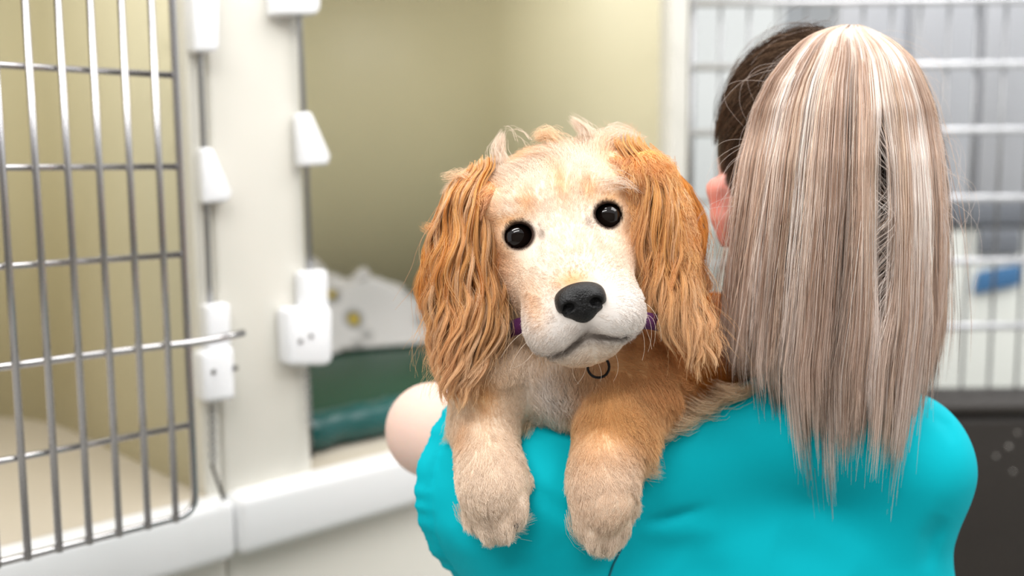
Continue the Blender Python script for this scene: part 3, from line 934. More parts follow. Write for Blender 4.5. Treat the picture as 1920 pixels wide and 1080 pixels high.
def ponytail():
    r = RNG
    YY = np.array([44, 52, 62, 80, 110, 150, 200, 300, 400, 500, 600, 700, 800, 900, 960], float)
    XL = np.array([1588, 1555, 1528, 1500, 1472, 1443, 1420, 1396, 1382, 1370, 1362, 1356, 1375, 1400, 1420], float)
    XR = np.array([1606, 1628, 1650, 1680, 1710, 1730, 1748, 1764, 1771, 1770, 1766, 1752, 1735, 1715, 1705], float)
    DD = np.array([.862, .852, .842, .828, .812, .797, .784, .772, .770, .774, .780, .786, .792, .798, .80], float)
    n, K, nc = 20000, 24, 260
    cs = np.sort(r.uniform(-1, 1, nc)); cq = r.random(nc) ** .8
    # ragged ends: short at the sides, long in the middle
    ends_x = np.array([-1, -.85, -.6, -.35, -.15, 0.05, .2, .35, .55, .72, .85, 1.0])
    ends_y = np.array([640, 670, 700, 735, 775, 815, 780, 745, 760, 815, 765, 690], float)
    cend = np.interp(cs, ends_x, ends_y) + r.normal(0, 26, nc) - 70 * (r.random(nc) ** 2) + np.where(r.random(nc) < .22, r.uniform(50, 150, nc), 0) * np.exp(-((np.abs(cs - .25) - .3) / .35) ** 2)
    c = r.integers(0, nc, n)
    s = np.clip(cs[c] + r.normal(0, .035, n), -1.02, 1.02); q = np.clip(cq[c] + r.normal(0, .12, n), 0, 1)
    end = cend[c] + r.normal(0, 22, n) - r.exponential(30, n) + np.where(r.random(n) < .03, r.uniform(20, 90, n), 0)
    end = np.minimum(end, 975)
    t = np.linspace(0, 1, K)
    y = 46 + r.uniform(0, 8, n)[:, None] + (end[:, None] - 50) * (t ** 1.25)
    xl, xr, dd = np.interp(y, YY, XL), np.interp(y, YY, XR), np.interp(y, YY, DD)
    prof = np.sign(s) * np.abs(s) ** .85
    # strands of a lock draw together towards its end
    sc = np.sign(cs[c]) * np.abs(cs[c]) ** .85
    g = smooth01((t - .45) / .55)[None] * r.uniform(.35, .85, nc)[c][:, None]
    ps = prof[:, None] * (1 - g) + sc[:, None] * g
    x = (xl + xr) / 2 + ps * (xr - xl) / 2
    x += 5 * np.sin(t[None] * r.uniform(2, 7, n)[:, None] + r.uniform(0, 6.28, n)[:, None]) * t + r.normal(0, 2.2, (n, 1)) * t * 2
    cross = np.where(r.random(n) < .07, r.normal(0, 26, n), 0)[:, None] * t ** 1.5
    x += cross
    # the parting right of the middle opens on the darker hair underneath
    open_ = np.exp(-((x - 1655 - .02 * (y - 300)) / 25) ** 2) * smooth01((y - 170) / 200) * (1 - smooth01((y - 470) / 220))
    dep = dd + .040 * ps ** 2 * smooth01((y - 60) / 200) + .05 * q[:, None] * smooth01((y - 44) / 120) + .016 * open_ * (q[:, None] < .8)
    dep += .002 * np.sin(t[None] * 9 + r.uniform(0, 6.28, nc)[c][:, None])
    x += np.where(x > 1655, 1, -1) * open_ * (14 + r.normal(0, 4, (n, 1))) * (q[:, None] < .66)
    P = CAM + right * ((x - 960) / F * dep)[..., None] + up * ((540 - y) / F * dep)[..., None] + fwd * dep[..., None]
    pal = np.stack([lin((255, 246, 240)), lin((240, 222, 208)), lin((216, 188, 168)), lin((176, 144, 124)), lin((226, 200, 176))])
    band = np.sin(cs * 17 + 1.1) + .9 * np.sin(cs * 41 + .3) + .7 * np.sin(cs * 73 + 2) + r.normal(0, .6, nc)
    ci = np.select([band > 1.0, band > .1, band > -.8, band > -1.6], [0, 1, 2, 3], 4)
    col = pal[ci[c]] * (1 - .35) + pal[r.integers(0, 4, n)] * .35
    col = col * r.uniform(.8, 1.12, (n, 1))
    under = (q > .66)[:, None]
    col = np.where(under, col * .12 + lin((84, 58, 42)) * .88, col)
    colk = col[:, None] * np.ones((1, K, 1))
    ash = lin((206, 182, 168)); tm = (smooth01((y - 420) / 300) * .45)[..., None]
    colk = colk * (1 - tm) + ash * tm * (.7 + .6 * r.random((n, 1, 1)))
    rad = np.where(t < .9, .00016, .00016 * (1 - t) / .1 + .00004)
    strands('ponytail', P, rad, colk, M_STRAND, person)['label'] = 'long straight highlighted blond ponytail'
    # loose single hairs standing off the outline
    nf = 170; K2 = 14; t = np.linspace(0, 1, K2)
    P = []
    for i in range(nf):
        side = 1 if r.random() < .6 else -1
        y0 = r.uniform(52, 420); ln = r.uniform(50, 240)
        x0 = np.interp(y0, YY, XR if side > 0 else XL) - side * 8; o = r.uniform(4, 26) if r.random() < .8 else r.uniform(35, 85)
        yy = y0 + ln * t ** 1.1 - (o * .4) * np.sin(t * math.pi); xx = np.interp(yy, YY, XR if side > 0 else XL) - side * 8 + side * o * np.sin(t * r.uniform(1.6, 3.0)) + r.normal(0, 1.5)
        d = np.interp(y0, YY, DD) + .04
        P.append([at(a, b, d) for a, b in zip(xx, yy)])
    strands('stray_hair', np.array(P), np.linspace(.00010, .00005, K2), np.tile(lin((226, 212, 204)), (nf, 1)), M_STRAND, person)


ponytail()
tie = [TIE + .017 * (math.cos(a) * right + math.sin(a) * norm(np.cross(right, norm(TIE - HC)))) for a in np.linspace(0, 6.28, 24, endpoint=False)]
rod('hair_tie', tie, .005, mat_plain('brown_hair_tie', (60, 46, 40), .7), person, 8, closed=True)
for s in (-1, 1):
    bm = bmesh.new(); bmesh.ops.create_uvsphere(bm, u_segments=16, v_segments=10, radius=.0115, matrix=Matrix.Translation(fo + face * .083 + fside * .03 * s + UP * .022))
    bm_obj('eye', bm, mat_plain('eye_white', (235, 232, 228), .15) if 'eye_white' not in bpy.data.materials else bpy.data.materials['eye_white'], person, True)


# ================================================================== THE PUPPY
D0 = 0.785
HO = at(1057, 424, D0)
TILT = math.radians(12.6)
HA = math.cos(TILT) * right + math.sin(TILT) * up         # across the face
HB = -math.sin(TILT) * right + math.cos(TILT) * up        # up the face
HF = -fwd                                                 # out of the face
HR = np.stack([HA, HB, HF], 1)


def H(a, b, c): return HO + HA * a + HB * b + HF * c


dog = Volume()
# head
dog.ell(H(0, .010, -.050), (.0590, .0545, .062), R=HR, tag='skull')
for s in (-1, 1):
    dog.ell(H(.030 * s, .022, -.012), (.022, .013, .017), R=HR, k=.02, tag='skull')
    dog.ell(H(.046 * s, .034, -.052), (.030, .028, .03), R=HR, k=.02, tag='skull')
    dog.ell(H(.0155 * s - .001, -.044, .010), (.0255, .034, .028), R=HR, k=.022, tag='muzzle')
    dog.ell(H(.026 * s, -.030, -.026), (.028, .034, .034), R=HR, k=.02, tag='cheek')
dog.cone(H(0, -.002, -.010), H(-.002, -.052, .028), .027, .0225, k=.022, tag='muzzle')
for s in (-1, 1):
    dog.ell(H(.0215 * s - .002, -.074, .024), (.0245, .0225, .025), R=HR, k=.022, tag='flew')
dog.ell(H(-.003, -.066, .031), (.018, .016, .018), R=HR, k=.012, tag='flew')
dog.cone(H(0, -.055, -.035), H(-.004, -.088, .008), .040, .020, k=.02, tag='jaw')
dog.ell(H(-.005, -.0945, .016), (.0255, .0125, .020), R=HR, k=.005, tag='chin')
# mouth line and philtrum
ML = [(-.043, -.090, .012), (-.027, -.0925, .033), (-.004, -.0855, .0455), (.022, -.0900, .036), (.040, -.086, .014)]
for a, b in zip(ML[:-1], ML[1:]): dog.cone(H(*a), H(*b), .0022, .0022, k=.004, sub=True)
dog.cone(H(-.003, -.073, .054), H(-.004, -.086, .049), .0012, .0012, k=.003, sub=True)
EY = [(-.0355, 0.0, -.0075), (.0345, .0005, -.0075)]
for e in EY:
    dog.ell(H(*e), (.0150, .0144, .0148), R=HR, k=.010, tag='lid')
    dog.ell(H(e[0], e[1] - .0003, e[2] + .014), (.0104, .0094, .02), R=HR, k=.002, sub=True)
    dog.ell(H(*e), (.0138, .0138, .0138), R=HR, k=.001, sub=True)
# ear leathers
def ear_R(u0, v0, u1, v1):
    ax = norm(at(u1, v1, D0) - at(u0, v0, D0)); a2 = norm(np.cross(fwd, ax)); return np.stack([a2, fwd, ax], 1)


dog.ell(at(872, 478, D0 + .022), (.027, .010, .060), R=ear_R(865, 620, 893, 340), k=.01, tag='earL')
dog.cone(H(-.050, .030, -.045), at(893, 385, D0 + .02), .018, .014, k=.012, tag='earL')
dog.ell(at(1240, 428, D0 + .012), (.026, .010, .062), R=ear_R(1268, 600, 1205, 300), k=.01, tag='earR')
dog.cone(H(.050, .034, -.04), at(1212, 335, D0 + .012), .018, .014, k=.012, tag='earR')
dog.ell(at(1283, 440, D0 + .045), (.016, .008, .045), R=ear_R(1305, 560, 1265, 340), k=.01, tag='earR')
# neck, chest, trunk
dog.cone(H(0, -.02, -.075), at(1062, 662, .865), .058, .052, k=.03, tag='neck')
dog.ell(at(1018, 695, .862), (.048, .046, .042), k=.03, tag='chest')
dog.cone(at(1070, 668, .880), at(1330, 672, .942), .050, .050, k=.03, tag='torso')
dog.cone(at(1185, 708, .85), at(1290, 692, .90), .040, .042, k=.03, tag='torso')
dog.cone(at(1330, 672, .942), at(1450, 690, 1.06), .050, .06, k=.03, tag='torso')
dog.cone(at(1450, 700, 1.06), at(1400, 930, 1.16), .06, .065, k=.03, tag='rump')
for s in (-1, 1):
    a = at(1400 + 40 * s, 930, 1.17); b = at(1390 + 60 * s, 1040, 1.11); c = at(1390 + 70 * s, 1080, 1.19); e = at(1390 + 75 * s, 1200, 1.15)
    dog.cone(a, b, .04, .028, k=.02, tag='rump'); dog.cone(b, c, .026, .018, k=.02, tag='rump'); dog.cone(c, e, .018, .016, k=.02, tag='rump')
    dog.ell(e - UP * .01, (.02, .03, .018), k=.01, tag='rump')
dog.cone(at(1400, 960, 1.21), at(1420, 1080, 1.27), .016, .010, k=.02, tag='rump')
# fore legs lying over the shoulder; each joint rests on the cloth
def rest(u, v, r, sink=.9):
    return at(u, v, scrub.depth(u, v) - r * sink)


def leg(pts, paw, pw, tag_, toes, dew):
    J = [rest(u, v, r) if d is None else at(u, v, d) for (u, v, r, d) in pts]
    for i in range(len(J) - 1): dog.cone(J[i], J[i + 1], pts[i][2], pts[i + 1][2], k=.015, tag=tag_)
    c = rest(*paw); dog.ell(c, pw, k=.012, tag='paw' + tag_)
    dog.cone(J[-1], c, pts[-1][2], pts[-1][2] * .98, k=.015, tag=tag_)
    for (u, v, r) in toes: dog.ell(rest(u, v, r, 1.5), (r * .92, r * 1.2, r * 1.35), k=.004, tag='paw' + tag_)
    u, v, r = dew; dog.ell(rest(u, v, r, .9), (r, r, r * 1.3), k=.004, tag='paw' + tag_)
    return J, c


JL, PL = leg([(915, 700, .035, .835), (910, 790, .0265, None), (916, 860, .0208, None), (919, 885, .0215, None)], (924, 915, .0235), (.0245, .022, .026), 'L',
             [(893, 950, .0120), (917, 966, .0130), (944, 966, .0125), (966, 946, .0110)], (978, 905, .008))
JR, PR = leg([(1186, 720, .037, .845), (1148, 800, .028, None), (1130, 870, .0218, None), (1127, 900, .0212, None)], (1128, 935, .0225), (.0218, .022, .026), 'R',
             [(1096, 968, .0105), (1112, 988, .012), (1138, 992, .012), (1158, 978, .0105)], (1180, 950, .008))

V, Fc = dog.mesh(.0022); V, Fc = keep_largest(V, Fc)
PR_ = [q for q in dog.p if not q['sub']]
TAGS = np.array([q['tag'] for q in PR_])
C = {k: lin(v) for k, v in dict(cream=(248, 230, 212), white=(244, 236, 230), fawn=(246, 216, 182), tan=(236, 184, 130), gold=(242, 188, 120), orange=(226, 150, 74),
                                deep=(190, 112, 48), dark=(58, 42, 36), lip=(92, 74, 68), pink=(226, 188, 172)).items()}
BASEC = dict(skull=C['cream'], lid=C['cream'], cheek=C['cream'], muzzle=C['cream'], flew=C['white'], jaw=C['fawn'], chin=C['cream'], earL=C['gold'], earR=C['gold'],
             neck=C['fawn'], chest=C['cream'] * .6 + C['white'] * .4, torso=C['orange'] * .6 + C['deep'] * .4, rump=C['gold'], L=C['cream'] * .55 + C['fawn'] * .45, R=C['tan'] * .6 + C['fawn'] * .4, pawL=C['cream'] * 1.06, pawR=C['cream'] * 1.06)


def weights(P, sharp=.005):
    Dm = np.stack([Volume.dist(q, P) for q in PR_], 1)
    w = np.exp(-(Dm - Dm.min(1, keepdims=True)) / sharp); w /= w.sum(1, keepdims=True)
    return w


def local(P):
    L = P - HO; return L @ HA, L @ HB, L @ HF


def pixel(P):
    L = P - CAM; d = L @ fwd
    return 960 + F * (L @ right) / d, 540 - F * (L @ up) / d


def blob(x, y, cx, cy, rx, ry): return np.exp(-((x - cx) / rx) ** 2 - ((y - cy) / ry) ** 2)


def mixc(c, w, target): return c * (1 - w[:, None]) + target * w[:, None]


def coat_colour(P, w, bare=False):
    c = sum(w[:, i:i + 1] * BASEC[t] for i, t in enumerate(TAGS))
    a, b, f = local(P); isear = w[:, np.isin(TAGS, ['earL', 'earR'])].sum(1)
    head = w[:, np.isin(TAGS, ['skull', 'lid', 'cheek', 'muzzle', 'flew', 'chin'])].sum(1)
    leg_ = w[:, np.isin(TAGS, ['L', 'R'])].sum(1); n1 = vnoise(P, 120, 21)[:, 0]
    for s in (-1, 1):
        c = mixc(c, head * .75 * blob(a, b, .024 * s, .022, .009, .009), C['tan'])             # spots over the eyes
        c = mixc(c, head * .85 * blob(a, b, .040 * s, .013, .013, .005), C['tan'])              # above the lids
        c = mixc(c, head * .75 * blob(a, b, .053 * s, -.012, .012, .028), C['tan'])             # cheeks
        c = mixc(c, head * .75 * blob(a, b, .060 * s, .03, .014, .03), C['tan'])                # by the ears
    c = mixc(c, head * .7 * blob(a, b, .004, .030, .007, .016), C['tan'])                       # furrow on the brow
    c = mixc(c, head * .95 * blob(a, b, -.006, -.042, .013, .007), C['tan'])                     # above the nose
    c = mixc(c, head * .6 * blob(a, b, -.036, -.055, .008, .020), C['tan'])
    c = mixc(c, head * .7 * blob(a, b, -.004, .064, .030, .010) * smooth01(n1 + .5), C['tan'])          # crown
    for e in EY:
        rr = np.hypot((a - e[0]) / 1.05, b - e[1])
        c = mixc(c, head * smooth01((.0132 - rr) / .0026), C['dark'])
        c = mixc(c, head * .55 * blob(a, b, e[0] - np.sign(e[0]) * .0165, e[1] - .004, .004, .006), C['lip'])
        c = mixc(c, head * .35 * blob(a, b, e[0] - np.sign(e[0]) * .013, e[1] - .015, .003, .008), C['pink'])
    md = np.min([np.linalg.norm(P - (H(*p) + (H(*q) - H(*p)) * np.clip(((P - H(*p)) @ (H(*q) - H(*p))) / ((H(*q) - H(*p)) @ (H(*q) - H(*p))), 0, 1)[:, None]), axis=1) for p, q in zip(ML[:-1], ML[1:])], 0)
    c = mixc(c, np.exp(-(md / .0042) ** 2) * .85 * (f > 0.018), C['lip'])
    c = mixc(c, head * .45 * blob(a, b, -.003, -.080, .007, .007) * (f > .02), C['lip'])
    ww = w[:, np.isin(TAGS, ['chest', 'neck', 'jaw'])].sum(1)
    u, v = pixel(P)
    c = mixc(c, ww * .9 * blob(u, v, 1030, 715, 55, 42), C['white'])
    c = mixc(c, ww * .6 * blob(u, v, 1120, 690, 60, 40), C['tan'])
    c = mixc(c, leg_ * .75 * blob(u, v, 905, 735, 30, 45), C['gold'])
    c = mixc(c, leg_ * .55 * blob(u, v, 868, 815, 14, 32), C['tan'])
    c = mixc(c, leg_ * .75 * blob(u, v, 1150, 760, 80, 70), C['gold'])
    c = mixc(c, leg_ * .6 * blob(u, v, 1110, 865, 30, 40), C['gold'])
    c = mixc(c, leg_ * .9 * smooth01((v - 790) / 130), C['cream'] * 1.04)
    c = mixc(c, w[:, TAGS == 'torso'].sum(1) * .7 * smooth01((v - 725) / 50), C['fawn'])
    c = mixc(c, isear * .5 * (n1 > .3), C['orange'])
    return c


w = weights(V)
puppy = empty('puppy', at(1060, 800, .84), 'cream and golden long-eared spaniel puppy looking over the turquoise shoulder', 'dog')
M_COATSKIN = mat_attr('coat_skin', .8, spec=.1)
mesh_np('body', V, Fc, M_COATSKIN, puppy, coat_colour(V, w) * .92)
M_FUR = mat_hair('puppy_fur_strand', .10, .4, .18)
M_EYE = mat_plain('dark_brown_eye', (20, 12, 9), .03)
M_NOSE = mat_plain('black_nose_leather', (11, 10, 11), .34, spec=.35, bump=.5, bscale=900)

for e in EY:
    bm = bmesh.new(); bmesh.ops.create_uvsphere(bm, u_segments=40, v_segments=24, radius=.0136, matrix=Matrix.Translation(H(*e)))
    bm_obj('eye', bm, M_EYE, puppy, True)['label'] = 'glossy dark brown eye'

NO = H(-.0030, -.0585, .0475)
nose = Volume()


def Nn(a, b, c): return NO + HA * a + HB * b + HF * c


nose.ell(Nn(0, .0045, -.001), (.0182, .0105, .0115), R=HR, k=.005)
nose.ell(Nn(0, -.006, .000), (.0125, .0105, .0105), R=HR, k=.006)
for s in (-1, 1):
    nose.ell(Nn(.0105 * s, .0000, .0035), (.0082, .0090, .0085), R=HR, k=.004)
    nose.ell(Nn(.0098 * s, -.0022, .0125), (.0046, .0034, .0068), R=HR, k=.002, sub=True)
    nose.cone(Nn(.012 * s, -.0045, .009), Nn(.0175 * s, -.0065, .004), .0018, .0010, k=.002, sub=True)
nose.cone(Nn(0, .000, .0125), Nn(0, -.018, .0095), .0008, .0010, k=.002, sub=True)
Vn, Fn = nose.mesh(.0008)
mesh_np('nose', Vn, Fn, M_NOSE, puppy)['label'] = 'black leathery nose'

# ------------------------------------------------------------------ fur
cen = V[Fc].mean(1); wf = weights(cen)
domf = TAGS[wf.argmax(1)]
HEADT = ['skull', 'lid', 'cheek', 'muzzle', 'flew', 'jaw', 'chin']
down = np.array([0, 0, -1.0])


def part_fur(name, tags, n, length, flow, lift, grav, wave, n_clump, clump, K=8, rad=(.00016, .00005), seed=0, bend=.25, jit=.15, wf_=2.0, dens=None, label=None, colf=None, mask=None, power=1.3, fine=None, cvar=.05):
    sel = np.isin(domf, tags).astype(float)
    if dens is not None: sel = sel * dens(cen)
    root, nrm = sample_faces(V, Fc, sel, n)
    if mask is not None: k_ = mask(root); root, nrm = root[k_], nrm[k_]
    ww = weights(root)
    P, c = grow(root, nrm, flow(root), length(root) if callable(length) else length, K, lift(root) if callable(lift) else lift, grav, wave(root) if callable(wave) else wave, wf_, n_clump, clump, jit, bend, seed, power, fine)
    r = np.random.default_rng(seed + 99); col = coat_colour(root, ww)
    nc = c.max() + 1
    col = col * r.uniform(1 - cvar, 1 + cvar * .7, (nc, 1))[c] * r.uniform(.94, 1.05, (len(root), 1))
    colk = np.repeat(col[:, None], K, 1)
    if colf is not None: colk = colf(root, colk, c, np.linspace(0, 1, K), r)
    o = strands(name, P, np.linspace(rad[0], rad[1], K), colk, M_FUR, puppy)
    if label: o['label'] = label
    return root, P


NTIP = H(-.003, -.058, .06)


def face_flow(P):
    a, b, f = local(P)
    d = norm(P - NTIP)
    dn = smooth01((-.062 - b) / .02)[:, None]
    d = norm(d * (1 - dn) + (-HB * .7 + HA * np.sign(a)[:, None] * .7) * dn)
    crown = smooth01((b - .03) / .03)[:, None]
    return norm(d * (1 - crown * .4) + crown * (HA * (a / .05)[:, None] * .6 + vnoise(P, 45, 77) * .45))


def face_len(P):
    a, b, f = local(P); L = np.full(len(P), .008)
    L = np.where(b > .02, .008 + .014 * smooth01((b - .025) / .03), L)
    L = L + .010 * smooth01((np.abs(a) - .042) / .02) * (b > -.02)
    L = np.where(b < -.03, .0055, L)
    nd = np.linalg.norm(P - NTIP, axis=1); L = L * (.35 + .65 * smooth01((nd - .015) / .04))
    for e in EY:
        rr = np.hypot(a - e[0], b - e[1]); L = L * (.28 + .72 * smooth01((rr - .012) / .016))
    return L


def face_mask(P):
    a, b, f = local(P); ok = np.ones(len(P), bool)
    for e in EY: ok &= ~((np.hypot((a - e[0]) / 1.0, (b - e[1]) / .95) < .0106) & (f > -.03))
    ok &= np.linalg.norm((P - NO) @ HR / np.array([.0185, .0155, .02]), axis=1) > .97
    return ok


part_fur('face_fur', HEADT, 54000, face_len, face_flow, lambda P: .12 + .22 * smooth01((local(P)[1] - .035) / .03), 0, .0004, 900, .3, 7, (.00013, .00004), 3, .2, .08, cvar=.025, mask=face_mask, label='short cream fur of the face and crown')


def ear_flow(sgn):
    def f(P):
        u, v = pixel(P)
        return norm(down + right * sgn * (.18 + .25 * vnoise(P, 40, 31)[:, :1]) + (up * .0))
    return f


def ear_len(top, bot):
    def f(P):
        u, v = pixel(P); t = smooth01((v - top) / (bot - top))
        return .052 + .014 * t + .008 * vnoise(P, 60, 41)[:, 0]
    return f


def ear_col(root, colk, c, t, r):
    nc = c.max() + 1
    pal = np.stack([C['gold'], C['tan'], C['orange'], C['fawn'], C['deep']])
    pick = pal[r.choice(5, nc, p=[.30, .22, .24, .10, .14])][c]
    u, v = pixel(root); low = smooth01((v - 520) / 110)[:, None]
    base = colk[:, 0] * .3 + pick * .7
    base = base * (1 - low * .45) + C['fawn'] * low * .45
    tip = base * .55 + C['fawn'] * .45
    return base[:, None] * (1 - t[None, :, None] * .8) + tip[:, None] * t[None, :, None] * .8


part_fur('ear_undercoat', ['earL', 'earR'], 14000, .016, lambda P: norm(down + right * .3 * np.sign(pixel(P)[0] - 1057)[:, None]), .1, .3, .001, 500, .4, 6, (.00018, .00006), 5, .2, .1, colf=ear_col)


def ear_curtain(name, YY, XL, XR, dep, n, nl, seed, bulge, ends, tone, label, top=(0, 0)):
    """long wavy locks that start all down the ear and hang to its ragged lower edge"""
    r = np.random.default_rng(seed); K = 24; t = np.linspace(0, 1, K)
    YY, XL, XR = (np.array(x, float) for x in (YY, XL, XR)); y0, y1 = YY[0], YY[-1]; H_ = y1 - y0
    ls = np.linspace(-1, 1, nl) + r.normal(0, .5 / nl, nl); lph = np.cumsum(r.normal(0, .55, nl)); lam = r.uniform(120, 210, nl); lamp = r.uniform(5, 13, nl)
    lst = r.random(nl) ** 1.6 * .6
    l = r.integers(0, nl, n)
    s = np.clip(ls[l] + r.normal(0, 1.1 / nl, n), -1.05, 1.05)
    st = np.clip(lst[l] + r.normal(0, .10, n), 0, .8)
    lend = np.interp(ls, [-1, -.5, 0, .5, 1], ends) + r.normal(0, 16, nl)
    full = r.random(n) < .62
    ya = y0 + st * H_ + (top[0] * s ** 2 + top[1] * s) * (1 - st) + r.normal(0, 9, n); yb = np.where(full, lend[l] + r.normal(0, 14, n), np.minimum(ya + r.uniform(110, 230, n), lend[l]))
    yb = np.maximum(yb, ya + 60)
    y = ya[:, None] + (yb - ya)[:, None] * t
    xl, xr = np.interp(y, YY, XL), np.interp(y, YY, XR)
    g = smooth01((t - .1) / .9)[None] * r.uniform(.45, .85, nl)[l][:, None]
    ss = s[:, None] * (1 - g) + ls[l][:, None] * g
    x = (xl + xr) / 2 + ss * (xr - xl) / 2
    ramp = smooth01((y - ya[:, None]) / 90)
    ph = 6.283 * (y - y0) / lam[l][:, None] + lph[l][:, None] + s[:, None] * 1.2
    x += lamp[l][:, None] * np.sin(ph) * ramp * (.6 + .8 * smooth01((y - y0) / H_))
    curl = smooth01((t - .75) / .25)[None] * r.normal(0, 9, nl)[l][:, None] * full[:, None]
    x += curl + r.normal(0, 1.6, (n, 1)) * ramp + np.where(r.random(n) < .09, r.normal(0, 20, n), 0)[:, None] * t ** 1.5
    cap = np.sqrt(np.clip(1 - (ss * .92) ** 2, 0, 1))
    d = dep - bulge * cap * smooth01((y - ya[:, None] + 12) / 80) - .006 * (1 - st[:, None]) + .0035 * np.cos(ph) * ramp + r.normal(0, .0018, (n, 1)) + (.010 * r.random(nl) ** 2)[l][:, None]
    P = CAM + right * ((x - 960) / F * d)[..., None] + up * ((540 - y) / F * d)[..., None] + fwd * d[..., None]
    pal = np.stack([C['gold'], C['tan'], C['orange'], C['fawn'], C['deep']])
    pk = pal[r.choice(5, nl, p=tone)][l] * .55 + pal[r.choice(5, n, p=tone)] * .45
    pk = pk * r.uniform(.88, 1.08, (n, 1))
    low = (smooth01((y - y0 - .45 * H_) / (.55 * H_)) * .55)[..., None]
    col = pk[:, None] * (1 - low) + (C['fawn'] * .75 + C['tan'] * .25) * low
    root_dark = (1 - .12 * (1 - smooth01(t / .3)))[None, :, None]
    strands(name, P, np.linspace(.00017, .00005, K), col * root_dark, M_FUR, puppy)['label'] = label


ear_curtain('ear_hair', [314, 334, 360, 400, 440, 480, 520, 560, 620, 680, 735], [868, 848, 832, 818, 808, 800, 796, 799, 810, 814, 838], [938, 926, 916, 916, 922, 930, 937, 945, 945, 925, 880],
            D0 + .034, 11500, 52, 5, .026, [690, 728, 735, 705, 650], [.34, .30, .14, .18, .04], 'long wavy golden hair of the ear beside the green mat', (20, -8))
ear_curtain('ear_hair', [395, 430, 470, 520, 580, 640, 690], [830, 806, 792, 788, 795, 800, 806], [870, 865, 860, 860, 862, 866, 868],
            D0 + .034, 3600, 22, 15, .012, [600, 650, 690, 690, 690], [.15, .05, .45, .0, .35], 'deeper orange hair at the back edge of the ear beside the green mat')
ear_curtain('ear_hair', [270, 285, 310, 340, 380, 420, 460, 500, 540, 580, 620, 662], [1148, 1158, 1174, 1187, 1191, 1192, 1193, 1196, 1202, 1212, 1232, 1275], [1222, 1242, 1258, 1270, 1280, 1286, 1290, 1295, 1304, 1314, 1326, 1328],
            D0 + .028, 11500, 50, 6, .026, [560, 610, 650, 662, 655], [.34, .30, .14, .18, .04], "long wavy golden hair of the ear beside the person's head", (18, 8))
ear_curtain('ear_hair', [320, 350, 390, 440, 490, 540, 585], [1248, 1256, 1262, 1266, 1270, 1275, 1280], [1268, 1296, 1310, 1317, 1319, 1318, 1312],
            D0 + .050, 4200, 24, 16, .012, [540, 560, 580, 585, 560], [.2, .1, .42, .0, .28], "deeper orange hair at the back edge of the ear beside the person's head")


def chest_flow(P): return norm(down + right * .25 * vnoise(P, 40, 51)[:, :1] - fwd * .2)


part_fur('chest_fur', ['neck', 'chest'], 20000, .024, chest_flow, .14, .3, .0015, 260, .45, 9, (.00015, .00005), 8, .3, .10, label='pale fluffy fur of the chest')
part_fur('back_fur', ['torso'], 26000, lambda P: .022 + .014 * smooth01((pixel(P)[1] - 700) / 60), lambda P: norm(right * .9 + down * .55 + vnoise(P, 35, 61) * .35), .12, .35, .0022, 220, .5, 10, (.00015, .00005), 9, .3, .10, fine=(1200, .4), label='golden brown fur of the back')
part_fur('hind_fur', ['rump'], 9000, .02, lambda P: norm(down + vnoise(P, 35, 62) * .3), .25, .2, .001, 300, .6, 7, (.0002, .00006), 10)


def leg_len(P):
    u, v = pixel(P)
    return .011 + .003 * vnoise(P, 60, 65)[:, 0] + .016 * smooth01((u - 1175) / 30) * (v < 960)


part_fur('leg_fur', ['L'], 20000, leg_len, lambda P: norm(down + vnoise(P, 40, 71) * .15), .10, .1, .0005, 380, .38, 8, (.00014, .00005), 12, .2, .08, label='cream fur of the fore leg nearer the sleeve hem')
part_fur('leg_fur', ['R'], 22000, leg_len, lambda P: norm(down + right * .35 * smooth01((pixel(P)[0] - 1130) / 60)[:, None] + vnoise(P, 40, 72) * .15), .10, .1, .0005, 380, .38, 8, (.00014, .00005), 13, .2, .08, label='golden fur of the fore leg under the collar')
part_fur('paw_fur', ['pawL'], 12000, lambda P: .009 + .005 * smooth01((pixel(P)[1] - 930) / 50), lambda P: norm(down + right * .2 + vnoise(P, 40, 81) * .2), .10, .0, .0006, 200, .35, 8, (.00013, .00004), 14, .2, .07, label='cream fur of the paw nearer the sleeve hem')
part_fur('paw_fur', ['pawR'], 12000, lambda P: .009 + .005 * smooth01((pixel(P)[1] - 950) / 50), lambda P: norm(down + right * .15 + vnoise(P, 40, 82) * .2), .10, .0, .0006, 200, .35, 8, (.00013, .00004), 15, .2, .07, label='cream fur of the paw beside the back seam')

M_CLAW = mat_plain('dark_claw', (70, 52, 42), .35)
for (u, v, r_) in ((893, 975, .012), (918, 994, .013), (945, 993, .0125), (967, 970, .011), (1096, 992, .0105), (1112, 1013, .012), (1139, 1016, .012), (1160, 1000, .0105)):
    q = rest(u, v + 5, r_, 1.9); cl = Volume()
    cl.cone(q + UP * .008, q - UP * .002 - fwd * .002, .0036, .0030, k=.003); cl.cone(q - UP * .002 - fwd * .002, q - UP * .009 + fwd * .003, .0030, .0012, k=.003)
    Vc, Fcl = cl.mesh(.001); mesh_np('claw', Vc, Fcl, M_CLAW, puppy)


# tufts on the crown, wisps and whiskers
def tuft(pts, d, n, spread, rad, col):
    K = 10; t = np.linspace(0, 1, K); P = np.array([at(u, v, d) for u, v in pts]); m = len(P) - 1
    path = np.stack([np.interp(t * m, np.arange(m + 1), P[:, i]) for i in range(3)], 1)
    off = RNG.normal(size=(n, 1, 3)) * spread * (1 - .65 * t)[None, :, None] + RNG.normal(size=(n, 1, 3)) * .0012 * t[None, :, None]
    s = RNG.uniform(.7, 1.0, (n, 1, 1))
    return (path - path[0]) * s + path[0] + off, np.tile(col, (n, 1)) * RNG.uniform(.9, 1.05, (n, 1))


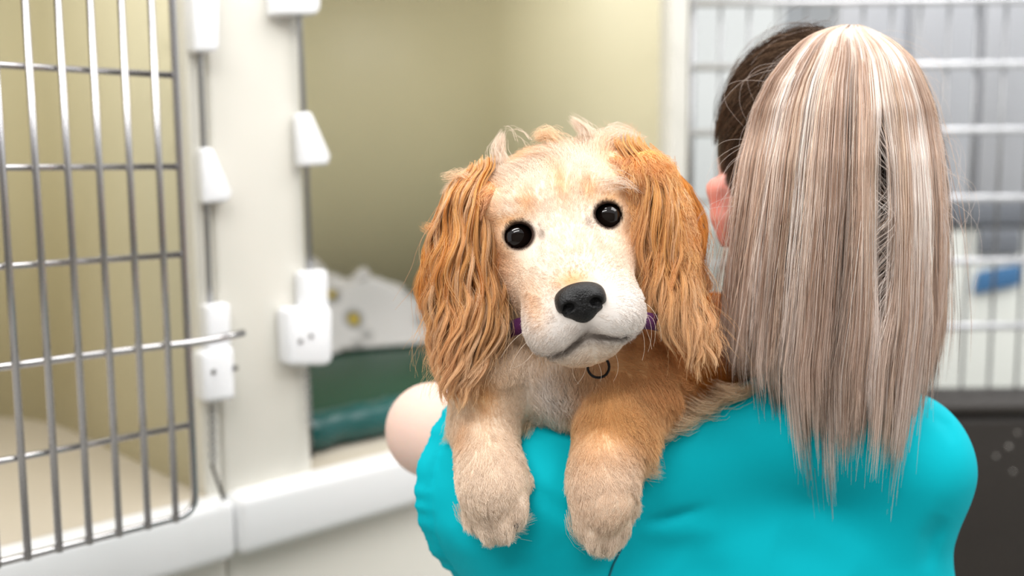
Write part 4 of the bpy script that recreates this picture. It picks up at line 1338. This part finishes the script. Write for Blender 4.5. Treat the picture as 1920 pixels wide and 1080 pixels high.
tt = [tuft([(938, 305), (932, 280), (938, 262), (944, 248)], D0 + .03, 200, .0035, 0, C['cream']), tuft([(1105, 262), (1098, 244), (1085, 232), (1070, 220)], D0 + .04, 240, .004, 0, C['cream']),
      tuft([(985, 262), (975, 246), (960, 238), (945, 240)], D0 + .04, 9, .007, 0, C['cream']), tuft([(1140, 265), (1160, 252), (1185, 255), (1200, 262)], D0 + .04, 200, .006, 0, C['cream']),
      tuft([(1040, 262), (1030, 250), (1015, 250), (1000, 258)], D0 + .03, 200, .005, 0, C['fawn']), tuft([(870, 335), (855, 325), (840, 330), (825, 332)], D0 + .02, 60, .004, 0, C['fawn']),
      tuft([(1120, 340), (1160, 338), (1185, 345), (1200, 358)], D0 - .004, 45, .005, 0, C['cream']),
      tuft([(850, 400), (825, 425), (808, 436), (790, 428)], D0 + .02, 120, .004, 0, C['tan'])]

def cloth_tuft(pts, n, spread, col, lift=.010):
    K = 10; t = np.linspace(0, 1, K); m = len(pts) - 1
    uv = np.array(pts, float); u = np.interp(t * m, range(m + 1), uv[:, 0]); v = np.interp(t * m, range(m + 1), uv[:, 1])
    path = np.array([at(a_, b_, (scrub.depth(a_, b_) or .86) - lift * (1 - .75 * q_)) for a_, b_, q_ in zip(u, v, t)])
    off = RNG.normal(size=(n, 1, 3)) * spread * (1 - .6 * t)[None, :, None] + RNG.normal(size=(n, 1, 3)) * .0016 * t[None, :, None]
    return (path - path[0]) * RNG.uniform(.65, 1.0, (n, 1, 1)) + path[0] + off, np.tile(col, (n, 1)) * RNG.uniform(.88, 1.05, (n, 1))


for pts, n, sp, cn, lf in (
        ([(1165, 800), (1195, 830), (1215, 862), (1230, 888)], 420, .006, 'tan', .022), ([(1170, 840), (1195, 865), (1215, 882), (1238, 888)], 420, .006, 'fawn', .020),
        ([(1168, 865), (1185, 885), (1195, 905), (1192, 925)], 300, .005, 'fawn', .018), ([(1200, 790), (1225, 805), (1250, 818), (1268, 812)], 260, .006, 'fawn', .020),
        ([(1235, 770), (1262, 790), (1290, 796), (1312, 785)], 280, .007, 'fawn', .020), ([(1280, 750), (1310, 765), (1340, 768), (1365, 752)], 280, .007, 'fawn', .018),
        ([(1340, 735), (1370, 742), (1400, 736), (1425, 722)], 260, .006, 'fawn', .016), ([(965, 750), (985, 775), (990, 795), (982, 820)], 220, .005, 'fawn', .018),
        ([(1010, 745), (1030, 762), (1045, 772), (1052, 780)], 220, .007, 'fawn', .016), ([(1060, 740), (1085, 752), (1100, 758), (1110, 764)], 160, .006, 'tan', .016),
        ([(855, 790), (842, 810), (838, 824), (832, 830)], 90, .004, 'fawn', .020), ([(945, 940), (958, 962), (976, 978), (998, 972)], 170, .0035, 'cream', .022),
        ([(940, 950), (950, 975), (966, 990), (988, 994)], 150, .0035, 'cream', .020), ([(905, 955), (905, 980), (915, 1000), (925, 1016)], 170, .004, 'cream', .018),
        ([(1105, 975), (1120, 1000), (1140, 1018), (1160, 1022)], 170, .004, 'cream', .018), ([(1125, 955), (1150, 975), (1165, 995), (1160, 1015)], 170, .004, 'cream', .018),
        ([(1080, 960), (1082, 990), (1095, 1015), (1115, 1032)], 150, .004, 'cream', .016), ([(870, 950), (872, 970), (880, 985), (895, 1000)], 120, .004, 'cream', .016)):
    tt.append(cloth_tuft(pts, n, sp, C[cn], lf))
strands('tufts', np.concatenate([x[0] for x in tt]), np.linspace(.00014, .00004, 10), np.concatenate([x[1] for x in tt]), M_FUR, puppy)
wk = []
for (p0, p1, p2, dd) in (((1192, 560), (1240, 575), (1240, 640), -.03), ((1195, 572), (1235, 600), (1215, 660), -.03), ((1190, 585), (1215, 610), (1222, 655), -.03), ((1196, 600), (1216, 640), (1204, 676), -.03),
                         ((1150, 655), (1168, 690), (1150, 715), -.02), ((1075, 682), (1070, 705), (1085, 720), -.02), ((1100, 682), (1098, 705), (1080, 722), -.02), ((1120, 678), (1132, 700), (1125, 716), -.02),
                         ((990, 640), (965, 660), (955, 700), -.03), ((985, 620), (955, 640), (940, 670), -.03), ((1000, 660), (985, 685), (960, 690), -.03), ((1200, 590), (1240, 585), (1225, 650), -.025)):
    t = np.linspace(0, 1, 12)[:, None]; a, b, c = (at(*p, D0 + dd) for p in (p0, p1, p2))
    wk.append(a * (1 - t) ** 2 + 2 * b * t * (1 - t) + c * t * t)
strands('whiskers', np.array(wk), np.linspace(.00014, .00005, 12), np.tile(C['cream'], (len(wk), 1)), M_FUR, puppy)

# ------------------------------------------------------------------ collar
M_COLLAR = mat_plain('purple_webbing', (72, 18, 70), .6, bump=.4, bscale=600, var=.25, vscale=60)
M_RING = mat_plain('black_ring', (30, 28, 30), .35, .6)
ncen = at(1104, 622, .828); nax = norm(at(1060, 690, .865) - H(0, -.02, -.075)); nax = norm(nax + (-fwd) * .25)
cx = norm(right - nax * (right @ nax)); cy = np.cross(nax, cx)
bm = bmesh.new(); ring = []
NS = 56
for i in range(NS):
    a = 2 * math.pi * i / NS; d = math.cos(a) * cx * .065 + math.sin(a) * cy * .066; o = norm(d) * .0014
    ring.append([bm.verts.new(ncen + d * k1 + nax * h + o * k2) for (k1, h, k2) in ((1, -.0065, 0), (1, -.0065, 1), (1, .0065, 1), (1, .0065, 0))])
for i in range(NS):
    A, Bq = ring[i], ring[(i + 1) % NS]
    for j in range(4): bm.faces.new((A[j], A[(j + 1) % 4], Bq[(j + 1) % 4], Bq[j]))
bmesh.ops.recalc_face_normals(bm, faces=bm.faces[:])
collar = bm_obj('collar', bm, M_COLLAR, puppy, True); collar['label'] = 'purple webbing collar'
rc = at(1122, 688, .80)
rod('tag_ring', [rc + .0085 * (math.cos(a) * right + math.sin(a) * up) for a in np.linspace(0, 6.28, 24, endpoint=False)], .0011, M_RING, collar, 8, closed=True)
